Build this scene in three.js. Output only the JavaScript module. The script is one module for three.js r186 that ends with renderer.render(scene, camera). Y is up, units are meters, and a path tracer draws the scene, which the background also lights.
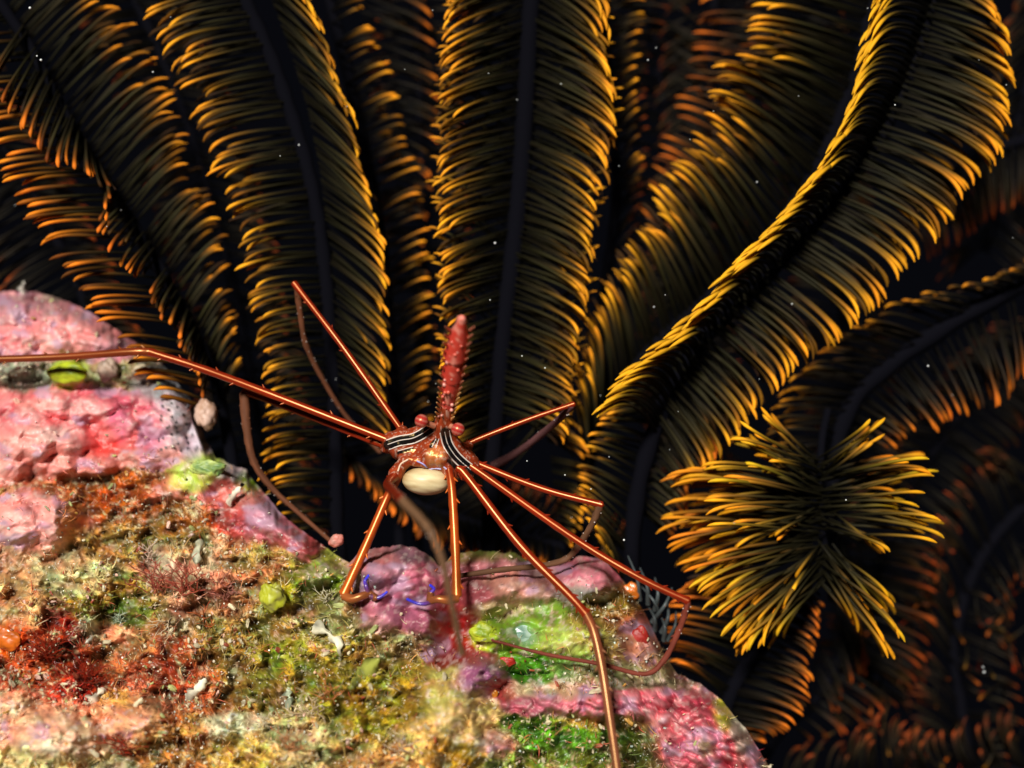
import * as THREE from 'three';
import { MarchingCubes } from 'three/addons/objects/MarchingCubes.js';

// ---------------------------------------------------------------- camera, sky, flash, exposure
// Everything is measured in centimetres while it is built and written out in metres (true size).
const S = 0.01, D = 20, CY = 9;              // camera distance and height, cm
const FW = 13.6, K = FW / 1024;              // width of the frame at the crab, cm; cm per picture unit
const scene = new THREE.Scene();
const camera = new THREE.PerspectiveCamera(2 * Math.atan(FW * 0.375 / D) * 180 / Math.PI, 1024 / 768, 0.01, 30);
camera.position.set(0, CY * S, D * S);
camera.lookAt(0, CY * S, 0);
camera.focus = (D - 0.2) * S;
camera.userData.fStop = 10;

const skyTex = (() => {                      // dark open water, the same in every direction but a little lighter upwards
  const w = 32, h = 16, d = new Float32Array(w * h * 4);
  for (let j = 0; j < h; j++) for (let i = 0; i < w; i++) {
    const k = 1 + 0.5 * (j / (h - 1)), o = 4 * (j * w + i);
    d[o] = 0.0016 * k; d[o + 1] = 0.0017 * k; d[o + 2] = 0.0026 * k; d[o + 3] = 1;
  }
  const t = new THREE.DataTexture(d, w, h, THREE.RGBAFormat, THREE.FloatType);
  t.mapping = THREE.EquirectangularReflectionMapping; t.magFilter = THREE.LinearFilter; t.needsUpdate = true;
  return t;
})();
scene.background = skyTex; scene.environment = skyTex;

const sun = new THREE.DirectionalLight(new THREE.Color(1, 0.955, 0.88), 5);
sun.position.set(-0.05, CY * S + 0.1, 0.2); sun.target.position.set(0, CY * S, 0);
sun.castShadow = true; sun.shadow.radius = 18; sun.shadow.mapSize.set(2048, 2048);
Object.assign(sun.shadow.camera, { left: -0.15, right: 0.15, top: 0.15, bottom: -0.15, near: 0.01, far: 0.6 });
scene.add(sun, sun.target);

const renderer = new THREE.WebGLRenderer();
renderer.toneMapping = THREE.LinearToneMapping; renderer.toneMappingExposure = 1.12;
renderer.shadowMap.enabled = true;

// ---------------------------------------------------------------- helpers
let seed = 7;
const rnd = () => { seed = (seed * 1664525 + 1013904223) >>> 0; return seed / 4294967296; };
const rr = (a, b) => a + (b - a) * rnd();
const gauss = () => (rnd() + rnd() + rnd() - 1.5) * 1.15;
const clamp = (x, a = 0, b = 1) => Math.min(b, Math.max(a, x));
const sm = (a, b, x) => { const t = clamp((x - a) / (b - a)); return t * t * (3 - 2 * t); };
const mix = (a, b, t) => a + (b - a) * t;
const mixc = (a, b, t) => [mix(a[0], b[0], t), mix(a[1], b[1], t), mix(a[2], b[2], t)];
const lin = (c) => c.map((v) => { v /= 255; return v <= 0.04045 ? v / 12.92 : ((v + 0.055) / 1.055) ** 2.4; });
// a point at depth z (cm, towards the camera) seen at picture place x, y
const P = (x, y, z = 0) => new THREE.Vector3((x - 512) * K * (D - z) / D, CY + (384 - y) * K * (D - z) / D, z);
const RS = (r, z = 0) => r * K * (D - z) / D;   // a size in picture units at depth z, in cm

const hsh = (x, y) => { let h = (x * 374761393 + y * 668265263) | 0; h = Math.imul(h ^ (h >>> 13), 1274126177); return ((h ^ (h >>> 16)) >>> 0) / 4294967296; };
function vn(x, y) {
  const xi = Math.floor(x), yi = Math.floor(y), fx = x - xi, fy = y - yi;
  const u = fx * fx * fx * (fx * (fx * 6 - 15) + 10), v = fy * fy * fy * (fy * (fy * 6 - 15) + 10);
  return mix(mix(hsh(xi, yi), hsh(xi + 1, yi), u), mix(hsh(xi, yi + 1), hsh(xi + 1, yi + 1), u), v) * 2 - 1;
}
function fbm(x, y, o = 4) { let s = 0, a = 0.5; for (let i = 0; i < o; i++) { s += a * vn(x, y); const t = x; x = 1.62 * x + 1.17 * y + 13.1; y = 1.62 * y - 1.17 * t + 7.7; a *= 0.5; } return s; }
const ridge = (x, y, o = 3) => { let s = 0, a = 0.6; for (let i = 0; i < o; i++) { s += a * (1 - 2 * Math.abs(vn(x, y))); const t = x; x = 1.62 * x + 1.17 * y + 3.1; y = 1.62 * y - 1.17 * t + 9.7; a *= 0.5; } return s; };
function worley(x, y) {                          // distance to the nearest of scattered centres
  const xi = Math.floor(x), yi = Math.floor(y); let b = 9;
  for (let j = -1; j < 2; j++) for (let i = -1; i < 2; i++) {
    const dx = xi + i + hsh(xi + i, yi + j) - x, dy = yi + j + hsh(xi + i + 57, yi + j + 91) - y, q = dx * dx + dy * dy;
    if (q < b) b = q;
  }
  return Math.sqrt(b);
}

// polyline with a smooth curve through its points
function curve(pts) {
  const c = new THREE.CatmullRomCurve3(pts.map((p) => new THREE.Vector3(p[0], p[1], p[2] || 0)), false, 'catmullrom', 0.5);
  return c;
}

// collects tubes and geometries into ONE mesh
class MB {
  constructor() { this.p = []; this.n = []; this.c = []; this.i = []; }
  // pts: Vector3[] in cm; r(t), col(t, angle) -> [r, g, b]
  tube(pts, r, col, sides = 6, roundEnd = true) {
    const N = pts.length, base = this.p.length / 3; let nx = null;
    const T = new THREE.Vector3(), B = new THREE.Vector3(), v = new THREE.Vector3();
    for (let k = 0; k < N; k++) {
      T.subVectors(pts[Math.min(N - 1, k + 1)], pts[Math.max(0, k - 1)]).normalize();
      if (!nx) { nx = new THREE.Vector3(0, 0, 1); if (Math.abs(T.z) > 0.9) nx.set(0, 1, 0); }
      nx.addScaledVector(T, -nx.dot(T)).normalize(); B.crossVectors(T, nx);
      const t = k / (N - 1), R = r(t);
      for (let s = 0; s < sides; s++) {
        const a = s / sides * Math.PI * 2;
        v.set(0, 0, 0).addScaledVector(nx, Math.cos(a)).addScaledVector(B, Math.sin(a));
        this.p.push(pts[k].x + v.x * R, pts[k].y + v.y * R, pts[k].z + v.z * R); this.n.push(v.x, v.y, v.z);
        const c = col(t, a); this.c.push(c[0], c[1], c[2]);
      }
    }
    for (let k = 0; k < N - 1; k++) for (let s = 0; s < sides; s++) {
      const a = base + k * sides + s, b = base + k * sides + (s + 1) % sides;
      this.i.push(a, b, a + sides, b, b + sides, a + sides);
    }
    for (const e of [0, 1]) {                     // caps
      const k = e ? N - 1 : 0, q = e ? N - 2 : 1; T.subVectors(pts[k], pts[q]).normalize();
      const o = this.p.length / 3, bulge = roundEnd ? r(e) * 0.7 : 0, c = col(e, 0);
      this.p.push(pts[k].x + T.x * bulge, pts[k].y + T.y * bulge, pts[k].z + T.z * bulge); this.n.push(T.x, T.y, T.z); this.c.push(...c);
      for (let s = 0; s < sides; s++) { const a = base + k * sides + s, b = base + k * sides + (s + 1) % sides; e ? this.i.push(a, b, o) : this.i.push(b, a, o); }
    }
    return this;
  }
  geo(g, col) {                                   // g in cm; col a colour or (x, y, z) -> colour
    const base = this.p.length / 3, p = g.attributes.position, n = g.attributes.normal;
    for (let k = 0; k < p.count; k++) {
      this.p.push(p.getX(k), p.getY(k), p.getZ(k)); this.n.push(n.getX(k), n.getY(k), n.getZ(k));
      const c = typeof col === 'function' ? col(p.getX(k), p.getY(k), p.getZ(k)) : col; this.c.push(c[0], c[1], c[2]);
    }
    if (g.index) for (let k = 0; k < g.index.count; k++) this.i.push(base + g.index.getX(k)); else for (let k = 0; k < p.count; k++) this.i.push(base + k);
    return this;
  }
  build(name, mat, parent) {
    const o = parent ? worldOf(parent) : centre(this.p), q = new Float32Array(this.p.length);
    for (let k = 0; k < q.length; k += 3) { q[k] = this.p[k] * S - o.x; q[k + 1] = this.p[k + 1] * S - o.y; q[k + 2] = this.p[k + 2] * S - o.z; }
    const g = new THREE.BufferGeometry();
    g.setAttribute('position', new THREE.BufferAttribute(q, 3)); g.setAttribute('normal', new THREE.BufferAttribute(new Float32Array(this.n), 3));
    g.setAttribute('color', new THREE.BufferAttribute(new Float32Array(this.c), 3)); g.setIndex(this.i);
    const m = new THREE.Mesh(g, mat); m.name = parent ? name : numbered(name); m.castShadow = m.receiveShadow = true;
    if (!parent) m.position.copy(o);
    (parent || scene).add(m); return m;
  }
}
const worldOf = (o) => { const v = new THREE.Vector3(); for (; o && o !== scene; o = o.parent) v.add(o.position); return v; };
function centre(p) {                              // the middle of the lowest face of the bounds, metres
  const lo = [1e9, 1e9, 1e9], hi = [-1e9, -1e9, -1e9];
  for (let k = 0; k < p.length; k++) { const a = k % 3; lo[a] = Math.min(lo[a], p[k]); hi[a] = Math.max(hi[a], p[k]); }
  return new THREE.Vector3((lo[0] + hi[0]) / 2 * S, lo[1] * S, (lo[2] + hi[2]) / 2 * S);
}
const taken = {};
function numbered(n) { const k = taken[n] = (taken[n] ?? -1) + 1; return k ? `${n}_${String(k).padStart(3, '0')}` : n; }
function tag(o, label, category, group) { o.userData.label = label; o.userData.category = category; if (group) o.userData.group = group; return o; }
function thing(name, at, label, category, group) {
  const o = new THREE.Group(); o.name = numbered(name); o.position.copy(at).multiplyScalar(S); scene.add(o);
  return tag(o, label, category, group);
}
const M = (o) => new THREE.MeshPhysicalMaterial({ vertexColors: true, ...o });
const mat = {
  rock: M({ roughness: 0.5, clearcoat: 0.1, clearcoatRoughness: 0.3 }),
  turf: new THREE.MeshPhysicalMaterial({ roughness: 0.45 }),
  grain: new THREE.MeshPhysicalMaterial({ roughness: 0.25, clearcoat: 0.6, clearcoatRoughness: 0.15 }),
  soft: M({ roughness: 0.5 }),
  wet: M({ roughness: 0.3, clearcoat: 0.4, clearcoatRoughness: 0.2 }),
  pinnule: M({ roughness: 0.6, specularIntensity: 0.22 }),
  rachis: M({ roughness: 0.95, specularIntensity: 0.06 }),
  shell: M({ roughness: 0.3, metalness: 0.12, ior: 1.65, clearcoat: 0.1, clearcoatRoughness: 0.2, specularColor: new THREE.Color(1, 0.7, 0.25) }),
  fuzzy: M({ roughness: 0.7, specularIntensity: 0.4 }),
  cream: M({ roughness: 0.5, clearcoat: 0.1, clearcoatRoughness: 0.3 }),
};

// ---------------------------------------------------------------- the rock ledge
const OUT = [[-260, 330], [-180, 300], [-80, 286], [0, 291], [40, 292], [70, 302], [100, 318], [125, 335], [150, 352], [172, 375], [192, 402], [206, 440], [216, 458], [246, 470], [262, 490], [288, 520], [312, 536], [332, 552], [350, 562], [360, 551], [378, 548], [405, 545], [426, 552], [440, 566], [456, 553], [480, 550], [515, 553], [535, 566], [560, 566], [580, 556], [604, 558], [616, 572], [628, 586], [640, 604], [652, 628], [664, 654], [678, 674], [700, 684], [722, 700], [742, 724], [758, 748], [775, 775], [800, 815], [840, 880], [900, 960]];
function lerpTable(T, x, c = 1) { let k = 0; while (k < T.length - 2 && T[k + 1][0] < x) k++; const a = T[k], b = T[k + 1]; return mix(a[c], b[c], clamp((x - a[0]) / (b[0] - a[0]))); }
const soft = (x) => { let q = 0; for (let k = -4; k <= 4; k++) q += lerpTable(OUT, x + k * 9); return q / 9; };
const outline = (x) => lerpTable(OUT, x) + 2.2 * fbm(x / 9, 3.3, 3) + 1.2 * fbm(x / 2.6, 8.1, 2);
const ZT = [[-260, -3], [-80, -2.1], [0, -2], [100, -1.9], [160, -1.5], [210, -1.1], [260, -0.8], [330, -0.15], [360, 0], [430, -0.1], [520, -0.5], [600, -0.5], [660, -0.45], [720, -0.3], [780, 0], [900, 0.6]];
// lumps that stand out of the ledge: x, y, half width, half height, how far they stand out (cm), flatness
const LUMPS = [
  [22, 318, 30, 22, 0.25], [78, 332, 48, 26, 0.42], [10, 345, 26, 16, 0.3], [68, 374, 17, 13, 0.3], [108, 372, 11, 12, 0.22], [141, 371, 9, 9, 0.2], [20, 372, 24, 11, 0.2],
  [36, 412, 36, 22, 0.34], [92, 408, 36, 20, 0.36], [58, 438, 40, 22, 0.3], [12, 430, 22, 24, 0.2], [128, 414, 28, 26, 0.28], [22, 450, 30, 26, 0.3], [60, 455, 30, 22, 0.25], [90, 466, 26, 11, 0.3], [172, 412, 26, 34, 0.25], [150, 458, 22, 10, 0.25],
  [36, 522, 42, 34, 0.5], [200, 472, 36, 20, 0.3], [228, 470, 20, 14, 0.2], [262, 520, 34, 28, 0.35], [300, 540, 24, 18, 0.3], [165, 492, 24, 10, 0.2],
  [372, 566, 26, 20, 0.5], [408, 556, 24, 12, 0.3], [408, 580, 36, 22, 0.55], [372, 616, 30, 22, 0.35], [415, 622, 30, 26, 0.45], [480, 562, 44, 13, 0.35], [476, 598, 26, 20, 0.35], [520, 590, 34, 18, 0.3], [590, 580, 34, 22, 0.55],
  [480, 674, 24, 20, 0.5], [458, 660, 14, 10, 0.2], [550, 640, 70, 28, 0.35], [500, 636, 22, 14, 0.25], [522, 634, 16, 11, -0.2], [600, 640, 36, 30, 0.25], [632, 600, 14, 12, 0.2],
  [560, 706, 60, 16, 0.3], [640, 704, 60, 20, 0.4], [700, 740, 52, 34, 0.45], [735, 715, 18, 34, 0.25], [440, 712, 46, 50, 0.6], [480, 750, 26, 20, 0.4],
  [272, 600, 20, 22, 0.3], [312, 575, 30, 14, 0.3], [60, 736, 44, 26, 0.5], [140, 722, 32, 26, 0.5], [20, 700, 26, 20, 0.3], [226, 728, 22, 14, 0.3], [300, 740, 50, 28, 0.35], [110, 640, 40, 40, -0.35], [200, 690, 40, 30, -0.3], [455, 625, 22, 36, -0.35],
  [240, 575, 40, 30, 0.25], [180, 580, 30, 30, 0.3], [60, 590, 40, 24, 0.25], [350, 690, 40, 30, 0.25], [100, 610, 30, 20, 0.2],
];
// patches of crust, algae and turf: x, y, half width, half height, colour, turf 0..1, nodules 0..1
const PATCH = [
  [40, 305, 60, 18, [176, 128, 128], 0.1, 0.7], [80, 332, 50, 24, [222, 150, 140], 0, 0.3], [15, 340, 30, 18, [214, 130, 126], 0, 0.4], [100, 318, 30, 10, [150, 110, 120], 0.2, 0.5], [60, 296, 30, 8, [120, 118, 90], 0.3, 0.3],
  [68, 374, 20, 12, [160, 178, 14], 0.1, 0.3], [28, 374, 30, 14, [120, 116, 92], 0.4, 0.5], [110, 378, 34, 16, [118, 112, 70], 0.4, 0.6], [150, 385, 22, 16, [140, 132, 128], 0.1, 0.5],
  [70, 420, 80, 34, [224, 122, 120], 0, 0.8], [120, 400, 50, 14, [200, 90, 110], 0, 0.6], [105, 442, 36, 20, [190, 46, 30], 0, 0.4], [20, 450, 40, 34, [232, 160, 140], 0, 0.9], [60, 462, 40, 20, [226, 150, 130], 0, 0.8], [90, 466, 30, 9, [206, 128, 104], 0.1, 0.3],
  [175, 412, 20, 40, [170, 162, 160], 0.1, 0.5], [192, 440, 14, 26, [190, 168, 172], 0, 0.4], [158, 428, 14, 24, [206, 120, 132], 0, 0.4], [150, 458, 40, 10, [204, 140, 122], 0.1, 0.4],
  [80, 486, 80, 12, [130, 66, 24], 0.6, 0.1], [120, 500, 40, 24, [120, 52, 14], 0.7, 0], [36, 522, 40, 32, [232, 170, 152], 0.05, 0.6], [70, 520, 12, 24, [196, 120, 50], 0.3, 0],
  [198, 468, 26, 12, [176, 190, 60], 0.1, 0.4], [185, 486, 20, 8, [190, 200, 70], 0.1, 0.3], [165, 490, 24, 10, [190, 120, 90], 0.2, 0.3], [240, 470, 26, 12, [150, 136, 132], 0.1, 0.5], [252, 484, 14, 12, [120, 130, 20], 0.3, 0.2],
  [230, 500, 40, 16, [176, 96, 80], 0.2, 0.3], [265, 522, 40, 22, [190, 110, 124], 0, 0.5], [300, 540, 28, 16, [168, 84, 80], 0.05, 0.4], [232, 520, 30, 20, [140, 36, 24], 0.4, 0.1], [180, 520, 60, 20, [112, 66, 18], 0.8, 0], [150, 545, 70, 20, [124, 96, 42], 1, 0],
  [40, 560, 50, 18, [176, 130, 92], 0.6, 0.2], [70, 574, 50, 14, [166, 148, 96], 0.8, 0.2], [110, 592, 60, 20, [104, 88, 24], 1, 0], [20, 600, 24, 30, [170, 130, 80], 0.8, 0.1], [115, 612, 36, 18, [84, 100, 30], 1, 0], [190, 575, 50, 30, [168, 116, 88], 1, 0], [245, 580, 50, 40, [140, 92, 58], 1, 0],
  [8, 640, 20, 18, [186, 70, 14], 0.4, 0], [40, 660, 40, 30, [130, 64, 30], 0.9, 0], [80, 668, 76, 46, [126, 22, 10], 1, 0], [120, 650, 40, 30, [156, 104, 58], 1, 0], [170, 680, 70, 40, [134, 52, 26], 1, 0], [250, 660, 60, 50, [110, 88, 34], 1, 0],
  [272, 598, 22, 20, [160, 152, 14], 0.5, 0.1], [310, 580, 36, 18, [84, 104, 14], 0.6, 0], [322, 572, 24, 8, [150, 140, 90], 0.2, 0.2], [320, 610, 40, 30, [100, 86, 36], 1, 0], [300, 680, 50, 40, [106, 92, 24], 1, 0], [340, 640, 50, 30, [128, 110, 40], 1, 0],
  [60, 735, 50, 24, [224, 166, 122], 0.3, 0.5], [20, 715, 30, 24, [206, 150, 110], 0.4, 0.4], [130, 712, 34, 26, [214, 150, 104], 0.3, 0.4], [118, 700, 20, 10, [190, 150, 40], 0.4, 0.2], [40, 760, 60, 12, [196, 170, 110], 0.5, 0.2], [180, 740, 40, 30, [136, 92, 40], 1, 0], [226, 728, 26, 14, [190, 180, 140], 0.6, 0.3], [250, 755, 40, 20, [150, 124, 50], 0.7, 0], [300, 740, 50, 30, [146, 128, 80], 1, 0], [350, 710, 50, 50, [116, 96, 26], 1, 0], [390, 690, 40, 50, [110, 96, 22], 1, 0], [390, 750, 50, 20, [150, 110, 60], 0.9, 0],
  [368, 560, 26, 16, [188, 130, 122], 0, 0.4], [408, 554, 26, 10, [140, 104, 112], 0, 0.6], [405, 578, 36, 18, [188, 108, 126], 0, 0.5], [372, 582, 22, 12, [120, 104, 116], 0.1, 0.4], [400, 604, 50, 26, [150, 88, 108], 0, 0.5], [375, 618, 22, 20, [180, 120, 130], 0, 0.4], [340, 615, 20, 16, [96, 74, 40], 0.5, 0],
  [452, 620, 20, 40, [150, 14, 6], 0, 0.1], [440, 652, 26, 14, [110, 18, 10], 0, 0.1], [400, 650, 40, 16, [110, 92, 60], 0.7, 0.1], [480, 556, 50, 8, [112, 116, 44], 0.2, 0.2], [476, 568, 40, 14, [176, 116, 116], 0, 0.5], [520, 585, 40, 20, [178, 140, 112], 0.1, 0.6], [470, 600, 30, 18, [148, 80, 84], 0.1, 0.5], [500, 612, 40, 8, [176, 168, 100], 0.3, 0.4], [545, 575, 26, 12, [170, 120, 128], 0, 0.5],
  [592, 576, 34, 16, [206, 118, 130], 0, 0.5], [580, 594, 30, 8, [180, 168, 160], 0.1, 0.5], [620, 600, 26, 20, [108, 78, 24], 0.7, 0], [600, 620, 40, 22, [92, 58, 22], 0.7, 0.1], [636, 640, 18, 26, [170, 100, 90], 0.1, 0.4], [620, 648, 30, 24, [140, 120, 60], 0.5, 0.4],
  [520, 634, 44, 20, [120, 150, 30], 0.2, 0.5], [484, 636, 16, 12, [176, 186, 20], 0.2, 0.3], [525, 636, 18, 10, [120, 146, 126], 0, 0.2], [575, 640, 34, 22, [170, 176, 70], 0.2, 0.5], [560, 612, 30, 10, [96, 134, 30], 0.2, 0.3], [540, 664, 60, 14, [56, 112, 12], 0.4, 0.2], [600, 670, 50, 10, [130, 124, 80], 0.4, 0.3],
  [480, 678, 24, 18, [138, 88, 124], 0, 0.4], [500, 690, 20, 8, [150, 40, 40], 0.1, 0.2], [480, 660, 16, 8, [140, 60, 60], 0.1, 0.3], [540, 690, 40, 8, [180, 150, 110], 0.3, 0.4], [540, 702, 34, 12, [176, 96, 110], 0, 0.6], [620, 702, 60, 14, [198, 98, 110], 0, 0.9], [690, 710, 40, 26, [170, 60, 78], 0, 1], [700, 745, 44, 26, [196, 92, 106], 0, 1], [668, 722, 30, 16, [206, 110, 112], 0, 0.9], [730, 750, 30, 26, [178, 56, 66], 0, 1],
  [660, 684, 40, 6, [120, 112, 80], 0.4, 0.2], [725, 712, 12, 20, [190, 170, 40], 0.1, 0.4], [742, 735, 12, 26, [178, 168, 140], 0.1, 0.6], [706, 690, 14, 10, [196, 144, 130], 0, 0.5], [704, 748, 10, 10, [130, 170, 110], 0, 0.5],
  [560, 735, 70, 16, [60, 108, 14], 1, 0], [620, 745, 50, 26, [64, 74, 18], 1, 0], [540, 760, 60, 14, [96, 110, 30], 1, 0], [600, 724, 60, 6, [176, 130, 60], 0.3, 0.1],
  [80, 582, 30, 12, [206, 186, 130], 0.6, 0.2], [165, 562, 22, 14, [200, 166, 140], 0.6, 0.1], [205, 556, 12, 16, [196, 186, 140], 0.5, 0.1], [240, 722, 22, 12, [216, 206, 160], 0.5, 0.2], [305, 738, 24, 14, [206, 190, 140], 0.6, 0.1], [118, 636, 18, 12, [210, 150, 110], 0.6, 0.1], [92, 632, 14, 12, [196, 190, 150], 0.6, 0.1], [60, 748, 24, 10, [240, 210, 170], 0.2, 0.3], [330, 560, 20, 10, [150, 150, 60], 0.5, 0], [250, 560, 34, 12, [96, 104, 30], 0.8, 0], [330, 625, 24, 18, [160, 150, 96], 0.8, 0.1], [285, 655, 26, 20, [120, 130, 30], 0.9, 0], [370, 720, 26, 22, [150, 130, 40], 0.8, 0], [420, 740, 22, 20, [190, 160, 84], 0.4, 0.2],
  [110, 350, 20, 10, [196, 140, 150], 0, 0.5], [45, 345, 20, 10, [236, 180, 160], 0, 0.4], [120, 425, 14, 20, [196, 110, 140], 0, 0.5], [40, 405, 26, 10, [236, 170, 150], 0, 0.6], [85, 410, 26, 10, [240, 180, 166], 0, 0.6], [50, 438, 26, 10, [244, 196, 176], 0, 0.6], [10, 420, 14, 20, [200, 90, 96], 0, 0.5],
  [440, 690, 30, 24, [170, 150, 70], 0.3, 0.3], [465, 722, 30, 24, [196, 166, 90], 0.2, 0.3], [500, 745, 22, 14, [206, 150, 130], 0.1, 0.4], [450, 755, 34, 14, [150, 110, 30], 0.6, 0],
].map((p) => [p[0], p[1], p[2], p[3], lin(p[4]).map((v, i) => v * (0.95 + 0.6 * p[5]) * (p[5] < 0.3 && p[4][0] > 1.25 * p[4][1] ? [1, 0.78, 0.86][i] : [0.95, 1, 1.1][i])), p[5], p[6]]);
function rockLook(x, y) {                          // colour, turf, nodules of the ledge at a place
  const wx = x + 9 * fbm(x / 22, y / 22, 3) + 3 * fbm(x / 6 + 9, y / 6, 2), wy = y + 8 * fbm(x / 22 + 40, y / 22 + 7, 3) + 3 * fbm(x / 6, y / 6 + 31, 2);
  let r = 0.16 * 0.02, g = 0.11 * 0.02, b = 0.05 * 0.02, t = 0.01, q = 0.004, W = 0.02;
  for (const p of PATCH) {
    const dx = (wx - p[0]) / p[2], dy = (wy - p[1]) / p[3], d = dx * dx + dy * dy; if (d > 4) continue;
    const w = Math.exp(-2.2 * d * Math.sqrt(d)) * (1 + 14 / p[2]); r += w * p[4][0]; g += w * p[4][1]; b += w * p[4][2]; t += w * p[5]; q += w * p[6]; W += w;
  }
  return [r / W, g / W, b / W, t / W, q / W];
}
function dome(x, y) {                             // rounded knobs of crust with creases between: 1 on a crest, 0 in a crease
  const ri = x > 470 && y > 672, wx = x + 7 * fbm(x / 15, y / 15, 2), wy = y + 6 * fbm(x / 15 + 50, y / 15, 2), u = ri ? wx * 0.86 + wy * 0.5 : wx, v = ri ? wy * 0.86 - wx * 0.5 : wy;
  const a = worley(u / (ri ? 15 : 31), v / (ri ? 8 : 21)), b = worley(u / 11 + 7, v / 8 + 3);
  return [clamp(1.08 - a * a * 1.25), clamp(1 - b * b)];
}
const tuft = (x, y) => sm(-0.28, 0.34, fbm(x / 17 + 210, y / 12 + 80, 3));   // where the turf stands in tufts
function rockZ(x, d, y, L) {
  let z = lerpTable(ZT, x) - 0.05 + 0.0068 * (y - soft(x)) - 0.55 * (1 - sm(0, 26, d)) ** 2;
  for (const l of LUMPS) { const dx = (x + 5 * fbm(x / 18, y / 18, 2) - l[0]) / l[2], dy = (y + 5 * fbm(x / 18 + 5, y / 18, 2) - l[1]) / l[3], q = dx * dx + dy * dy; if (q < 1.4) z += l[4] * Math.max(0, 1 - q / 1.4) ** 1.2; }
  const nod = L[4], tf = L[3];
  const [da, db] = dome(x, y);
  z += 0.16 * fbm(x / 46, y / 46, 3) + Math.min(1, nod * 1.6) * (0.3 * (da - 0.7) + 0.07 * db + 0.05 * ridge(x / 22, y / 14, 2)) + (1 - Math.min(1, nod * 1.6)) * 0.1 * (da - 0.7);
  z += (0.02 + 0.05 * tf) * fbm(x / 5, y / 5, 3) + tf * (0.3 * (tuft(x, y) - 0.6) - 0.06 * worley(x / 9, y / 7)) + (0.006 + 0.012 * tf) * fbm(x / 1.9, y / 1.9, 2);
  return z;
}
const rock = { place: null };
(() => {
  const x0 = -180, x1 = 812, st = 1.5, nx = Math.round((x1 - x0) / st) + 1, front = 380, back = 26;
  const p = [], c = [], idx = [], rows = front + back;
  const grid = new Float32Array(nx * front * 2);
  for (let i = 0; i < nx; i++) {
    const x = x0 + i * st, oy = outline(x);
    for (let j = 0; j < rows; j++) {
      let y, z, L;
      if (j < back) { const e = (back - j) * 3.2, y0 = oy; L = rockLook(x, y0); z = rockZ(x, 0, y0, L) - e * 0.022; y = oy + e * 0.5 + 3 * fbm(x / 12, e / 12, 2); }
      else { const k = j - back, d = k * st; y = oy + d; L = rockLook(x, y); z = rockZ(x, d, y, L); }
      const v = P(x, Math.min(y, 1000), z); p.push(v.x, v.y, v.z);
      const sp = vn(x / 1.7, y / 1.7), sq = fbm(x / 7 + 20, y / 7, 3), tf = sm(0.2, 0.6, L[3]), w = mix(1.06 + 0.45 * sq + 0.12 * sp, 1.25 + 1.05 * sq + 0.4 * sp, tf);
      let col = [L[0] * w, L[1] * w, L[2] * w];
      const pale = sm(0.2, 0.45, 0.8 * fbm(x / 4 + 70, y / 3.4, 3) + 0.06 + 0.5 * fbm(x / 17, y / 13, 3)), dark = sm(0.14, 0.4, fbm(x / 6 + 130, y / 4.5, 3) + 0.2 * fbm(x / 34 + 9, y / 26, 2));
      col = mixc(col, L[3] > 0.45 ? [0.62, 0.52, 0.3] : [0.82, 0.6, 0.54], pale * mix(0.38, 0.7, tf));
      col = mixc(col, L[3] > 0.45 ? [0.035, 0.013, 0.004] : [0.2, 0.05, 0.055], dark * (0.4 * L[3] + 0.25));
      if (tf < 0.5 && L[0] > 1.6 * L[1]) col = mixc(col, [0.42, 0.25, 0.36], 0.75 * sm(0.08, 0.4, fbm(x / 21 + 55, y / 15 + 9, 3)));
      
      if (x > 158 && x < 210 && y > 380 && y < 452 && worley(x / 8, y / 8 + 3) < 0.2) col = [0.01, 0.01, 0.012];
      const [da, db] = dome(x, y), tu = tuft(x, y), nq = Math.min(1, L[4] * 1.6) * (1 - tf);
      col = mixc(col, [col[0] * 0.3, col[1] * 0.16, col[2] * 0.17], sm(0.5, 0.04, da) * nq);  // crease shade painted into the crust colour
      col = mixc(col, [0.84, 0.62, 0.56].map((v, i) => 0.5 * v + 0.5 * Math.min(0.84, col[i] * 1.3)), sm(0.7, 1, da) * db * nq * sm(0.25, 0.6, L[0]) * 0.42);  // crests painted lighter to deepen that shading
      const tk = mix(1, 0.5 + 0.8 * tu, tf), gy = 0.3 * (col[0] + col[1] + col[2]) * mix(0, 0.35, tf); col = col.map((v) => Math.max(0.002, v * (1 + 0.12 * tf) - gy * 0.25) * tk);  // hollows between tufts painted darker, shade put into the turf colour
      const hu = fbm(x / 12 + 300, y / 9, 3) * (0.5 + L[3]); col = [col[0] * (1 + 0.35 * hu), col[1] * (1 - 0.25 * hu), col[2] * (1 - 0.2 * hu)];
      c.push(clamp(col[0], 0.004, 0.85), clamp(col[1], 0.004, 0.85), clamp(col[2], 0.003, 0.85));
      if (j >= back) grid[2 * (i * front + j - back)] = z, grid[2 * (i * front + j - back) + 1] = y;
    }
  }
  for (let i = 0; i < nx - 1; i++) for (let j = 0; j < rows - 1; j++) { const a = i * rows + j, b = a + rows; idx.push(a, a + 1, b, b, a + 1, b + 1); }
  const g = new THREE.BufferGeometry();
  g.setAttribute('position', new THREE.BufferAttribute(new Float32Array(p.map((v) => v * S)), 3)); g.setAttribute('color', new THREE.BufferAttribute(new Float32Array(c), 3)); g.setIndex(idx); g.computeVertexNormals();
  const m = new THREE.Mesh(g, mat.rock); m.name = 'rock_ledge'; m.userData.kind = 'structure'; m.userData.label = 'reef rock ledge crusted with pink coralline algae and brown and green turf'; m.castShadow = m.receiveShadow = true; scene.add(m);
  const nor = g.attributes.normal;
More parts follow.
